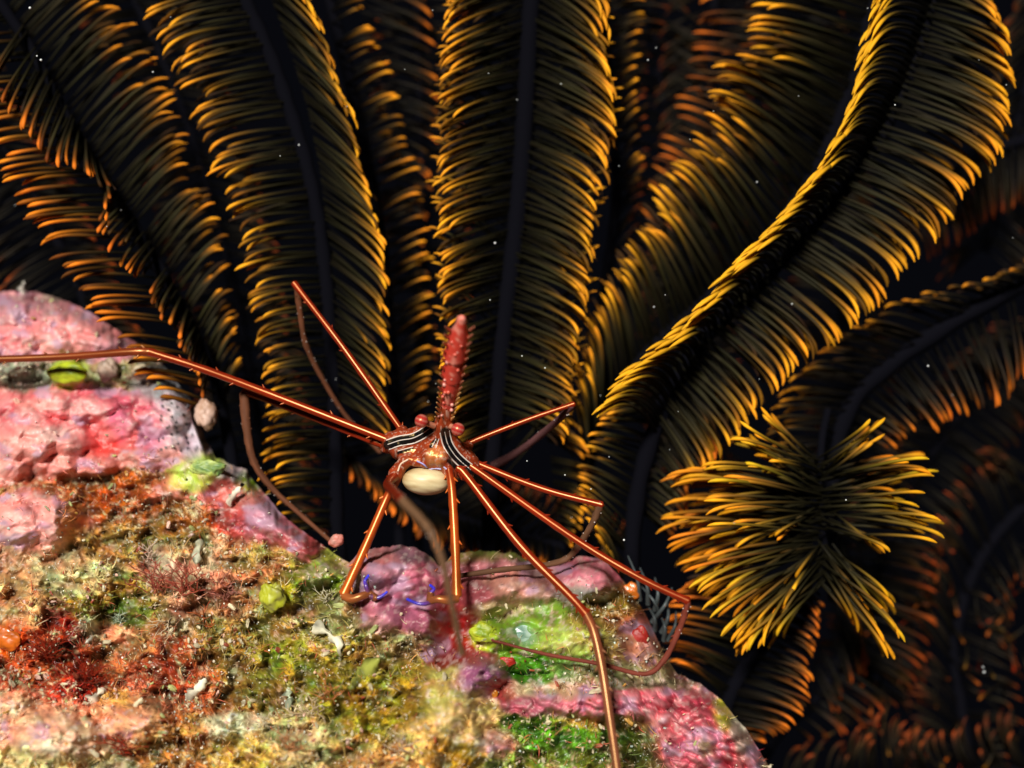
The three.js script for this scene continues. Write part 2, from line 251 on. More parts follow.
  rock.place = (x, y) => {                         // point, normal and depth on the ledge's face
    const i = clamp(Math.round((x - x0) / st), 0, nx - 1), oy = grid[2 * i * front + 1]; let j = clamp(Math.round((y - oy) / st), 0, front - 1);
    while (j > 0 && grid[2 * (i * front + j) + 1] > y) j--;
    const k = i * rows + back + j;
    return { v: new THREE.Vector3(p[3 * k], p[3 * k + 1], p[3 * k + 2]), n: new THREE.Vector3(nor.getX(k), nor.getY(k), nor.getZ(k)), z: grid[2 * (i * front + j)], inside: y > oy };
  };
})();

// turf: short filaments that nobody could count, and pale grains added between them as white glints
(() => {
  const blade = new THREE.BufferGeometry(), bp = [], bn = [], bi = [];
  for (let k = 0; k < 4; k++) for (let s = 0; s < 3; s++) { const a = s / 3 * 6.2832, r = [1, 0.9, 0.7, 0.15][k], t = k / 3; bp.push(Math.cos(a) * r * 0.05 + 0.4 * t * t, t, Math.sin(a) * r * 0.05); bn.push(Math.cos(a), 0.1, Math.sin(a)); }
  for (let k = 0; k < 3; k++) for (let s = 0; s < 3; s++) { const a = k * 3 + s, b = k * 3 + (s + 1) % 3; bi.push(a, a + 3, b, b, a + 3, b + 3); }
  blade.setAttribute('position', new THREE.Float32BufferAttribute(bp, 3)); blade.setAttribute('normal', new THREE.Float32BufferAttribute(bn, 3)); blade.setIndex(bi);
  const q = new THREE.Quaternion(), q2 = new THREE.Quaternion(), up = new THREE.Vector3(0, 1, 0), d = new THREE.Vector3(), m4 = new THREE.Matrix4(), col = new THREE.Color();
  const list = [];
  for (let k = 0; k < 120000 && list.length < 14000; k++) {
    const x = rr(-20, 780), y = rr(285, 790), L = rockLook(x, y); if (y < outline(x) + 3 || rnd() > L[3] * (0.08 + 1.1 * tuft(x, y) ** 2)) continue;
    const s = rock.place(x, y), len = RS(rr(2.5, 9) * (rnd() < 0.12 ? 1.6 : 1), s.z);
    d.copy(s.n).multiplyScalar(0.8).add(new THREE.Vector3(gauss(), gauss() + 0.25, gauss() * 0.6)).normalize();
    q.setFromUnitVectors(up, d); q2.setFromAxisAngle(up, rnd() * 6.28); q.multiply(q2);
    const wd = rr(0.55, 1.25);
    m4.compose(s.v.clone().addScaledVector(s.n, -0.01).multiplyScalar(S), q, new THREE.Vector3(len * S * wd, len * S, len * S * wd));
    const u = rnd(), k0 = rr(0.7, 1.8) * (1 + 0.9 * fbm(x / 20 + 400, y / 15, 3)); let c = [L[0] * k0, L[1] * k0, L[2] * k0];
    if (u < 0.1) c = [0.34 * k0, 0.07 * k0, 0.03 * k0]; else if (u < 0.2) c = [0.5 * k0, 0.42 * k0, 0.25 * k0]; else if (u < 0.26) c = [0.4 * k0, 0.2 * k0, 0.06 * k0];
    list.push([m4.clone(), c]);
  }
  const im = new THREE.InstancedMesh(blade, mat.turf, list.length); list.forEach(([m, c], k) => { im.setMatrixAt(k, m); im.setColorAt(k, col.setRGB(...c)); });
  im.name = 'turf_algae'; im.userData = { kind: 'stuff', label: 'short brown, red and olive algae turf on the rock ledge', category: 'algae' }; im.castShadow = im.receiveShadow = true; scene.add(im);

  const gl = [], ico = new THREE.IcosahedronGeometry(1, 0);
  for (let k = 0; k < 60000 && gl.length < 2600; k++) {
    const x = rr(-10, 780), y = rr(285, 785), L = rockLook(x, y), dens = 0.06 + 0.6 * L[3]; if (y < outline(x) + 3 || rnd() > dens * (0.6 + 1.2 * fbm(x / 16 + 90, y / 16, 2))) continue;
    const s = rock.place(x, y), r = RS(rr(0.3, 0.95) * (rnd() < 0.1 ? 1.9 : 1), s.z);
    q.setFromEuler(new THREE.Euler(rnd() * 6, rnd() * 6, rnd() * 6));
    m4.compose(s.v.clone().addScaledVector(s.n, rr(0, 0.05) * (0.3 + L[3])).multiplyScalar(S), q, new THREE.Vector3(r * S * rr(0.6, 1.5), r * S * rr(0.6, 1.2), r * S * rr(0.6, 1.2)));
    const u = rnd(), w = rr(0.4, 0.8); gl.push([m4.clone(), u < 0.6 ? [w, w * 0.9, w * 0.68] : u < 0.8 ? [w, w * 0.62, w * 0.35] : [w * 0.8, w * 0.95, w * 0.85]]);
  }
  const gm = new THREE.InstancedMesh(ico, mat.grain, gl.length); gl.forEach(([m, c], k) => { gm.setMatrixAt(k, m); gm.setColorAt(k, col.setRGB(...c)); });
  gm.name = 'glint_grains'; gm.userData = { kind: 'stuff', label: 'pale sand grains added as white glints in the turf on the rock ledge', category: 'sand' }; gm.castShadow = gm.receiveShadow = true; scene.add(gm);

  // broken bits of algae and shell
  const chip = new THREE.IcosahedronGeometry(1, 1), cp = chip.attributes.position;
  for (let k = 0; k < cp.count; k++) { const x = cp.getX(k), y = cp.getY(k), z = cp.getZ(k), w = 1 + 0.35 * vn(x * 2.3 + 5, y * 2.3 + z * 1.7); cp.setXYZ(k, x * w, y * w * 0.55, z * w * 0.4); }
  chip.computeVertexNormals();
  const dl = [];
  for (let k = 0; k < 60000 && dl.length < 1100; k++) {
    const x = rr(-10, 780), y = rr(285, 785), Q = rockLook(x, y); if (y < outline(x) + 4 || rnd() > (0.03 + 0.8 * Q[3]) * tuft(x, y) ** 2) continue;
    const s = rock.place(x, y), r = RS(rr(0.9, 3) * (rnd() < 0.15 ? 1.8 : 1), s.z), w = rr(0.5, 1.1), u = rnd();
    q.setFromEuler(new THREE.Euler(rr(-0.8, 0.8), rr(-0.8, 0.8), rnd() * 6.28));
    m4.compose(s.v.clone().addScaledVector(s.n, rr(0, 0.05)).multiplyScalar(S), q, new THREE.Vector3(r * S * rr(0.8, 1.5), r * S, r * S));
    let c = u < 0.34 ? [0.66, 0.57, 0.36] : u < 0.5 ? [0.7, 0.44, 0.34] : u < 0.62 ? [0.4, 0.44, 0.16] : u < 0.72 ? [0.34, 0.07, 0.03] : u < 0.8 ? [0.5, 0.26, 0.05] : [Q[0] * 1.6, Q[1] * 1.6, Q[2] * 1.5];
    dl.push([m4.clone(), c.map((v) => Math.min(0.8, v * w))]);
  }
  const dm = new THREE.InstancedMesh(chip, mat.turf, dl.length); dl.forEach(([m, c], k) => { dm.setMatrixAt(k, m); dm.setColorAt(k, col.setRGB(...c)); });
  dm.name = 'algae_debris'; dm.userData = { kind: 'stuff', label: 'broken bits of algae and shell in the turf on the rock ledge', category: 'debris' }; dm.castShadow = dm.receiveShadow = true; scene.add(dm);
})();

// ---------------------------------------------------------------- feather stars
const GOLD = [0.92, 0.365, 0.012], AMBER = [0.8, 0.29, 0.01], ORANGE = [0.72, 0.17, 0.01], RUST_FALLOFF = [0.26, 0.045, 0.006], YELLOW = [0.92, 0.44, 0.012];  // the rust tone paints weaker flash into the far arms
const DARK = [0.019, 0.016, 0.006], DARKER = [0.009, 0.007, 0.004];
function at(line, t) {                              // along a polyline by length share
  if (!line.len) { line.len = [0]; for (let k = 1; k < line.length; k++) line.len.push(line.len[k - 1] + Math.hypot(line[k][0] - line[k - 1][0], line[k][1] - line[k - 1][1])); }
  const L = line.len, w = clamp(t) * L[L.length - 1]; let k = 0; while (k < L.length - 2 && L[k + 1] < w) k++;
  const u = clamp((w - L[k]) / (L[k + 1] - L[k] || 1), 0, 1), a = line[k], b = line[k + 1];
  return [mix(a[0], b[0], u), mix(a[1], b[1], u)];
}
const ZS = 0.75;                                  // how far back the arms stand
class Star {
  constructor(at_, label) { this.group = thing('feather_star', at_, label, 'feather star'); this.all = []; }
  arm(line, z, r, name = 'arm', label) {
    z *= ZS; const c = curve(line.map((p) => [p[0], p[1], p[2] ? p[2] * ZS : z])), pts = c.getPoints(line.length * 7).map((v) => P(v.x, v.y, v.z)), mb = new MB();
    mb.tube(pts, (t) => RS(r, z) * (1 + 0.1 * Math.sin(t * 400)), () => [0.003, 0.003, 0.005], 9);
    const m = mb.build(name, mat.rachis, this.group); if (label) m.userData.label = label; this.cur = m; return m;
  }
  // one pinnule from base to tip, bent sideways by bend (share of its length), in picture units and depths
  pin(b, t, zb, zt, bend, r, tipc, basec, frac, hookz = 0.3) {
    zb *= ZS; zt *= ZS; bend *= -0.7; const dx = t[0] - b[0], dy = t[1] - b[1], L = Math.hypot(dx, dy) || 1, w = rr(0.9, 1.25), hk = rr(0.84, 0.92);
    const Q = [P(b[0], b[1], zb), P(b[0] + dx * 0.5 - dy * bend * 0.75, b[1] + dy * 0.5 + dx * bend * 0.75, mix(zb, zt, 0.45) + hookz), P(b[0] + dx * hk - dy * bend * w, b[1] + dy * hk + dx * bend * w, zt + hookz * 0.25), P(t[0], t[1], zt)], pts = [], N = 13;
    for (let k = 0; k <= N; k++) { const u = k / N, v = 1 - u; pts.push(new THREE.Vector3().addScaledVector(Q[0], v * v * v).addScaledVector(Q[1], 3 * u * v * v).addScaledVector(Q[2], 3 * u * u * v).addScaledVector(Q[3], u * u * u)); }
    this.all.push({ arm: this.cur, pts, r: RS(r, zt), tipc, basec, frac, size: L * r * (zt + 8) });
  }
  row({ base, tip, n, z: [zb, zt], bend = 0.1, r = 2.5, tipc = GOLD, basec = DARK, frac = 0.45, jit = 1, short = 0, hook = 0.3, under = true }) {
    const nn = Math.round(n * 1.35), dk = () => { const v = rr(0.55, 1.4); return [basec[0] * v, basec[1] * v * rr(0.9, 1.08), basec[2] * v]; };
    for (let k = 0; k < nn; k++) {
      const s = clamp((k + 0.5 + rr(-0.5, 0.5) * jit + 0.9 * jit * vn(k * 0.45 + nn, 3.7)) / nn), b = at(base, s), t = at(tip, s), sh = 1 - short * rnd() * rnd(), e = rr(-1, 1);
      const tx = b[0] + (t[0] - b[0]) * sh + gauss() * 4 * jit, ty = b[1] + (t[1] - b[1]) * sh + gauss() * 4 * jit;
      const kc = rnd() < 0.35 ? rr(0.1, 0.45) : rr(0.75, 1.3), c = [tipc[0] * kc, tipc[1] * kc * rr(0.85, 1.1), tipc[2] * kc];  // some tips painted dark, as if in shadow
      this.pin(b, [tx, ty], zb + rr(-0.1, 0.1), zt + e * 0.28 * jit, bend * rr(0.6, 2.1), r * rr(0.85, 1.12), c, dk(), frac * rr(0.75, 1.35), hook);
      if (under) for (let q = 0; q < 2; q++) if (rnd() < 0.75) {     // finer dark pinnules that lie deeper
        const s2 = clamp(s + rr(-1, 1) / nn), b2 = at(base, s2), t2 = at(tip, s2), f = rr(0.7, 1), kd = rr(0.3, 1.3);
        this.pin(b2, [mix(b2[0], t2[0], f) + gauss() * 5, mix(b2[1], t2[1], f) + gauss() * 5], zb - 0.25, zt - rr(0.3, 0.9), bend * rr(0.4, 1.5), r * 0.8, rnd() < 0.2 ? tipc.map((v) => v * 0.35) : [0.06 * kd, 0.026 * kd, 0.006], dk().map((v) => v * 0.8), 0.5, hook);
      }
    }
  }
  tips(list, o) { for (const [bx, by, tx, ty] of list) this.pin([bx, by], [tx, ty], o.z[0], o.z[1] + rr(-0.15, 0.15), (o.bend ?? 0.1) * rr(0.5, 1.4), (o.r ?? 2.6) * rr(0.9, 1.1), (o.tipc ?? GOLD).map((v) => v * rr(0.8, 1.15)), o.basec ?? DARK, (o.frac ?? 0.45) * rr(0.8, 1.2), o.hook ?? 0.2); }
  finish() {
    this.all.sort((a, b) => b.size - a.size);
    const rest = new MB(); let n = 0;
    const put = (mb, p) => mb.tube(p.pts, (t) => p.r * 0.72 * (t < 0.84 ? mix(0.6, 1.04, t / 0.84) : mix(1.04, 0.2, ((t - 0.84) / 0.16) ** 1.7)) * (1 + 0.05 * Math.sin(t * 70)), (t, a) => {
      const k = sm(1 - p.frac - 0.24, 0.98, t), m = sm(0, 0.55, k), h = sm(0.45, 1, k), g = 0.86 + 0.14 * Math.sin(t * 60);   // dark, then brown painted for light passing through, then the tip colour
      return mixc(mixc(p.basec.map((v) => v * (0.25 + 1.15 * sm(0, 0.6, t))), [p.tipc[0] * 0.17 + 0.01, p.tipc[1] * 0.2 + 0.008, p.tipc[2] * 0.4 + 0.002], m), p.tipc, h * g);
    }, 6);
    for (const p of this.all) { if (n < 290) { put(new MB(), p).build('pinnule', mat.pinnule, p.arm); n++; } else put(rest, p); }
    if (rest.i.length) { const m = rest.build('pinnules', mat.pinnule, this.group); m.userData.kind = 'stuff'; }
  }
}
const off = (line, dx, dy) => line.map((p) => [p[0] + dx, p[1] + dy]);

// the big one in the middle
const star = new Star(P(470, 640, -3.5), 'large golden feather star with wide feathery arms rising behind the crab');
{
  const R2 = [[215, -60], [232, -25], [245, 0], [270, 55], [290, 110], [308, 170], [320, 230], [328, 300], [333, 380], [336, 460], [338, 540], [350, 640]];
  star.arm(R2, -2.7, 7.5);
  star.row({ base: off(R2.slice(0, 11), 0, -14), tip: [[112, -40], [140, 15], [155, 47], [172, 78], [184, 118], [200, 158], [216, 184], [229, 215], [235, 252], [243, 293], [253, 330], [258, 365], [266, 400], [262, 440], [262, 480], [280, 530]], n: 62, z: [-2.8, -1.8], bend: -0.12, r: 2.5, short: 0.25 });
  star.row({ base: off(R2.slice(0, 10), 0, -62), tip: [[282, -60], [306, -5], [327, 50], [337, 85], [350, 122], [362, 160], [373, 205], [382, 245], [387, 275], [384, 310], [388, 350], [386, 395], [392, 445]], n: 62, z: [-2.7, -1.7], bend: 0.1, r: 2.5 });
  const R3 = [[322, -40], [335, 20], [350, 80], [362, 140], [376, 210], [386, 290], [392, 370], [398, 440], [400, 560]];
  star.arm(R3, -4.3, 6);
  star.row({ base: off(R3.slice(0, 8), 0, 16), tip: [[362, -40], [368, 14], [380, 43], [395, 85], [403, 125], [416, 165], [424, 200], [430, 240], [430, 290], [432, 340], [428, 380], [432, 430]], n: 32, z: [-4.2, -3.6], bend: 0.1, r: 2.3, tipc: AMBER, basec: DARKER, frac: 0.6 });
  star.row({ base: off(R3.slice(0, 8), 20, -30), tip: [[424, -30], [430, 20], [437, 62], [441, 110], [434, 160], [430, 200], [424, 240], [432, 320], [446, 400]], n: 19, z: [-5.1, -4.6], bend: 0.1, r: 2.6, tipc: ORANGE, basec: DARKER, frac: 0.28 });
  const R4 = [[545, -60], [532, 0], [527, 80], [522, 160], [515, 240], [505, 320], [498, 400], [492, 470], [488, 600]];
  star.arm(R4, -2.9, 9);
  star.row({ base: off(R4.slice(0, 8), -2, -22), tip: [[452, -45], [446, 30], [438, 75], [437, 120], [435, 160], [434, 200], [439, 245], [437, 300], [440, 350], [443, 410], [448, 470]], n: 82, z: [-3, -1.7], bend: -0.1, r: 2.4, short: 0.18, frac: 0.5 });
  star.row({ base: off(R4.slice(0, 8), -4, 44), tip: [[446, -50], [441, 30], [434, 80], [432, 140], [430, 200], [434, 260], [434, 330], [440, 400], [448, 450]], n: 30, z: [-3.2, -2.2], bend: -0.1, r: 2, frac: 0.2 });
  star.row({ base: off(R4.slice(0, 8), 2, -56), tip: [[600, -50], [606, 15], [607, 70], [616, 110], [616, 145], [604, 190], [594, 225], [592, 265], [585, 315], [577, 360], [574, 400], [566, 450]], n: 78, z: [-3, -1.8], bend: 0.14, r: 2.5, short: 0.12 });
  star.row({ base: off(R4.slice(0, 8), 6, 30), tip: [[612, -40], [616, 60], [622, 100], [612, 175], [602, 220], [596, 280], [584, 350], [576, 420]], n: 24, z: [-3.3, -2.4], bend: 0.06, r: 1.9, frac: 0.2 });
  const R4b = [[596, -40], [604, 40], [612, 120], [616, 200], [606, 280], [590, 420], [570, 600]];
  star.arm(R4b, -4.8, 5);
  star.row({ base: R4b.slice(0, 4), tip: [[645, -50], [644, 10], [643, 35], [636, 66], [640, 110], [644, 170]], n: 14, z: [-4.7, -4.2], bend: 0.08, r: 2.1, tipc: AMBER, basec: DARKER, frac: 0.5 });
  star.row({ base: R4b.slice(0, 5), tip: [[676, -30], [668, 14], [655, 50], [647, 85], [650, 130], [640, 200], [632, 240]], n: 17, z: [-5.4, -5], bend: 0.08, r: 1.9, tipc: RUST_FALLOFF, basec: DARKER, frac: 0.35 });
  const R5b = [[890, -60], [868, 20], [850, 90], [815, 170], [765, 240], [700, 305], [640, 360], [600, 420], [585, 500], [580, 620]];
  star.arm(R5b, -3.7, 6);
  star.row({ base: R5b.slice(0, 9), tip: [[770, -70], [742, -10], [740, 20], [746, 50], [705, 66], [696, 88], [720, 102], [692, 126], [688, 148], [666, 168], [648, 190], [630, 228], [606, 268], [600, 290], [588, 312], [578, 350], [570, 390]], n: 84, z: [-3.7, -2.7], bend: -0.1, r: 2.6, short: 0.32, frac: 0.4 });
  star.row({ base: off(R5b.slice(0, 6), -10, 0), tip: [[700, -40], [700, 20], [690, 60], [672, 120], [655, 160], [640, 215]], n: 18, z: [-4.9, -4.4], bend: -0.08, r: 2.2, tipc: ORANGE, basec: DARKER, frac: 0.35 });
  const R5 = [[950, -60], [925, 20], [905, 80], [870, 150], [820, 215], [765, 275], [710, 330], [672, 390], [648, 450], [634, 520], [628, 640]];
  star.arm(R5, -2.6, 9);
  // the row of tips that points at the viewer
  const edge = [[892, -60], [875, 10], [864, 50], [852, 100], [838, 140], [815, 178], [790, 206], [762, 238], [735, 268], [705, 302], [690, 322], [660, 346], [635, 366], [612, 388], [592, 418]];
  for (let k = 0; k < 180; k++) {
    const s = (k + rnd()) / 180, t = at(edge, s), u = at(edge, s - 0.075), b = at(R5.slice(0, 9), s - 0.03), w = gauss() * 3.4, kc = rr(0.8, 1.15);
    const A = P(b[0], b[1], -2.4 * ZS), B = P(u[0] + w + 6, u[1] + w + 2, -0.5 * ZS), C = P(t[0] + w * 1.1, t[1] + w * 0.9, -0.7 * ZS + rr(-0.15, 0.15)), pts = [];
    for (let q = 0; q <= 12; q++) { const f = q / 12, g = 1 - f; pts.push(new THREE.Vector3().addScaledVector(A, g * g).addScaledVector(B, 2 * f * g).addScaledVector(C, f * f)); }
    star.all.push({ arm: star.cur, pts, r: RS(2.9, -0.7), tipc: YELLOW.map((v) => v * kc), basec: DARKER, frac: rr(0.34, 0.52), size: k % 2 ? 1400 : 400 });
  }
  star.row({ base: off(R5.slice(7, 11), -4, -16), tip: [[618, 392], [592, 432], [578, 466], [580, 496], [590, 520], [604, 548]], n: 22, z: [-2.7, -2], bend: -0.1, r: 2.3, frac: 0.35 });
  star.row({ base: off(R5.slice(0, 9), 6, -34), tip: [[968, -70], [992, 2], [1003, 28], [1012, 85], [1009, 125], [1000, 160], [967, 193], [938, 240], [905, 270], [876, 309], [836, 344], [806, 362], [774, 392], [745, 425], [726, 452], [690, 486]], n: 76, z: [-2.5, -1.6], bend: 0.13, r: 3, frac: 0.42 });
  star.row({ base: off(R5.slice(7, 10), 4, -10), tip: [[720, 448], [704, 474], [690, 492], [684, 510], [672, 540]], n: 14, z: [-3, -2.4], bend: 0.1, r: 2.3, tipc: ORANGE, frac: 0.3 });
}
{
  const R1b = [[420, -40], [418, 60], [422, 160], [424, 260], [420, 360], [416, 460], [420, 600]];
  star.arm(R1b, -6, 5);
  star.row({ base: R1b.slice(0, 6), tip: [[380, -30], [372, 70], [376, 170], [384, 270], [380, 370], [372, 460]], n: 30, z: [-6, -5.6], bend: -0.1, r: 2.2, tipc: RUST_FALLOFF.map((v) => v * 0.6), basec: DARKER, frac: 0.3 });
  star.row({ base: R1b.slice(0, 6), tip: [[470, -30], [464, 70], [470, 170], [474, 270], [470, 370], [462, 460]], n: 30, z: [-6, -5.6], bend: 0.1, r: 2.2, tipc: RUST_FALLOFF.map((v) => v * 0.6), basec: DARKER, frac: 0.3 });
  const Rlow = [[330, 430], [360, 470], [420, 505], [480, 525], [540, 540], [600, 560]];   // short arms low down behind the crab
  star.arm(Rlow, -4.4, 5);
  star.row({ base: Rlow, tip: [[352, 480], [384, 508], [420, 540], [470, 556], [530, 560], [590, 580]], n: 34, z: [-4.3, -3.2], bend: 0.2, r: 2.8, tipc: ORANGE, basec: DARKER, frac: 0.45 });
  star.row({ base: Rlow, tip: [[372, 420], [404, 440], [440, 462], [520, 482], [580, 500], [630, 520]], n: 34, z: [-4.5, -3.8], bend: -0.15, r: 2.4, tipc: RUST_FALLOFF, basec: DARKER, frac: 0.35 });
  star.row({ base: [[540, 400], [550, 450], [556, 500], [560, 540]], tip: [[575, 420], [590, 470], [584, 510], [572, 548]], n: 16, z: [-3.6, -2.6], bend: 0.15, r: 2.6, tipc: AMBER, frac: 0.5 });
  for (const [x0, x1, sg] of [[640, 700, 1], [720, 690, -1], [780, 860, 1]]) {
    const q = [[x0, -60], [mix(x0, x1, 0.3), 60], [mix(x0, x1, 0.55), 180], [mix(x0, x1, 0.8), 320], [x1, 480]];
    star.arm(q, -6.4, 5);
    for (const w of [-1, 1]) star.row({ base: q, tip: q.map(([x, y]) => [x + w * 55, y + 22 * w * sg + 10]), n: 30, z: [-6.3, -5.8], bend: 0.1 * w, r: 2.2, tipc: RUST_FALLOFF.map((v) => v * 0.3), basec: DARKER, frac: 0.28, short: 0.5 });
  }
}
star.finish();

// the one at the left edge
const starL = new Star(P(235, 480, -2.6), 'orange feather star at the left with an arm bending down behind the pink rock');
{
  const R1 = [[-60, -80], [-20, -25], [25, 40], [65, 115], [100, 175], [135, 228], [165, 278], [195, 334], [218, 392], [232, 460], [240, 520]];
  starL.arm(R1, -2.3, 6);
  starL.row({ base: off(R1.slice(1, 9), 12, 26), tip: [[-90, 20], [-45, 90], [-5, 160], [8, 190], [28, 222], [45, 258], [68, 284], [88, 308], [112, 344], [158, 396]], n: 44, z: [-2.4, -1.35], bend: -0.09, r: 2.9, tipc: ORANGE.map((v, i) => v * [1.15, 1.4, 1][i]), frac: 0.72, short: 0.2, under: false });
  starL.row({ base: off(R1.slice(2, 9), -4, -18), tip: [[-14, 84], [18, 124], [40, 150], [58, 168], [72, 166], [94, 180], [114, 190], [98, 232], [118, 258], [138, 278], [160, 312], [186, 350], [208, 404]], n: 30, z: [-2.2, -1], bend: -0.08, r: 2.9, tipc: ORANGE, frac: 0.5 });
  starL.row({ base: off(R1.slice(1, 9), 4, 20), tip: [[70, -80], [118, 4], [150, 43], [168, 74], [184, 126], [206, 170], [222, 215], [228, 260], [236, 310], [244, 360]], n: 44, z: [-3, -2.7], bend: 0.12, r: 2.4, tipc: AMBER, frac: 0.3, short: 0.3 });
}
{
  const q = [[-70, 40], [-20, 110], [30, 190], [62, 250], [92, 320], [130, 420]];
  starL.arm(q, -4.4, 5);
  for (const w of [-1, 1]) starL.row({ base: q, tip: q.map(([x, y]) => [x + w * 62 - 14, y + 30 - 26 * w]), n: 36, z: [-4.3, -3.8], bend: 0.1 * w, r: 2.4, tipc: RUST_FALLOFF.map((v) => v * 1.3), basec: DARKER, frac: 0.4, short: 0.4 });
  const q2 = [[100, -60], [150, 30], [190, 130], [222, 240], [244, 340], [262, 460], [270, 560]];
  starL.arm(q2, -5.2, 5);
  for (const w of [-1, 1]) starL.row({ base: q2, tip: q2.map(([x, y]) => [x + w * 60, y + 16]), n: 48, z: [-5.2, -4.7], bend: 0.1 * w, r: 2.3, tipc: RUST_FALLOFF.map((v) => v * 0.7), basec: DARKER, frac: 0.25, short: 0.4 });
}
starL.finish();

// the one at the right, with the curled arm
const starR = new Star(P(800, 700, -3), 'amber feather star at the right with one arm curled into a yellow rosette');
{
  const R6 = [[1080, 262], [1045, 275], [1010, 290], [965, 315], [925, 340], [890, 365], [860, 392], [842, 425], [832, 470], [826, 560]];
  starR.arm(R6, -3.6, 9);
  starR.row({ base: R6.slice(0, 9), tip: [[1050, 252], [1022, 264], [980, 286], [940, 292], [902, 304], [870, 320], [836, 338], [808, 364], [782, 392], [770, 412], [768, 450], [780, 480]], n: 32, z: [-3.6, -2.9], bend: -0.12, r: 2.4, tipc: AMBER.map((v) => v * 0.85), basec: DARKER, frac: 0.25 });
  starR.row({ base: off(R6.slice(0, 8), 4, 10), tip: [[1070, 350], [1040, 372], [1014, 384], [1006, 398], [986, 412], [960, 412], [932, 432], [910, 436], [890, 456]], n: 21, z: [-3.6, -2.8], bend: 0.06, r: 2.4, tipc: ORANGE, basec: DARKER, frac: 0.4 });
  // curled arm: seen end on, its pinnules spread all round
  const R7 = [[832, 600, -2.8], [826, 560, -2.4], [822, 520, -2.2], [820, 480, -2.2], [822, 440, -2.4], [828, 410, -2.8]];
  starR.arm(R7, -1.8, 4, 'curled_arm', 'curled arm with yellow tipped pinnules spreading like a flower');
  const back = [[667, 476], [671, 487], [665, 505], [661, 519], [656, 534], [667, 548], [677, 565], [691, 587], [680, 480], [685, 470], [676, 500], [672, 525], [668, 540], [684, 572], [902, 460], [925, 455], [920, 470], [858, 632], [865, 620]];
  const frontT = [[704, 470], [708, 482], [704, 501], [706, 515], [707, 526], [710, 539], [708, 560], [689, 588], [699, 593], [702, 610], [710, 618], [721, 636], [731, 642], [734, 648], [742, 655], [749, 650], [758, 648], [764, 646], [777, 636], [783, 607], [775, 536], [761, 407], [740, 421], [730, 440], [767, 456], [743, 464], [870, 419], [885, 418], [929, 459], [934, 476], [925, 493], [919, 507], [941, 521], [944, 538], [890, 552], [894, 607], [905, 642], [888, 658], [884, 642], [896, 630]];
  const root = (t) => [821 + (t[0] - 821) * 0.06, clamp(505 + (t[1] - 505) * 0.5, 445, 572)];
  for (const [list, z, c, m] of [[back, -1.5, AMBER, 5], [frontT, -0.9, [0.92, 0.4, 0.012], 5]]) for (const t of list) for (let k = 0; k < m; k++) {
    const f = k ? rr(0.72, 1.03) : 1, q = [mix(821, t[0], f) + gauss() * 6 * (k > 0), mix(510, t[1], f) + gauss() * 6 * (k > 0)], b = root(q); b[0] += gauss() * 9; b[1] += gauss() * 14;
    starR.tips([[b[0], b[1], q[0], q[1]]], { z: [-1.9, z - 0.25 * k + rr(-0.3, 0.3)], bend: (t[0] < 821 ? -1 : 1) * (t[1] < 440 ? -0.06 : 0.1), r: 2.6, tipc: k > 2 ? c.map((v) => v * 0.5) : c, basec: [0.02, 0.017, 0.006], frac: 0.62, hook: rr(0.2, 0.8) });
  }
  // lower arm
  const R8 = [[800, 580], [788, 605], [768, 636], [745, 668], [728, 700], [712, 760]];
  starR.arm(R8, -3.1, 8);
  starR.row({ base: off(R8, -2, -6), tip: [[826, 596], [820, 615], [814, 646], [808, 668], [812, 690], [806, 706], [798, 720], [786, 732], [766, 738], [748, 748]], n: 26, z: [-3.2, -2.3], bend: 0.12, r: 2.4, tipc: ORANGE, frac: 0.42, basec: DARKER });
  starR.row({ base: R8.slice(0, 5), tip: [[690, 580], [672, 600], [664, 622], [668, 638], [668, 652], [676, 666]], n: 16, z: [-3.2, -2.3], bend: -0.1, r: 2.4, tipc: ORANGE, frac: 0.5 });
}
starR.finish();

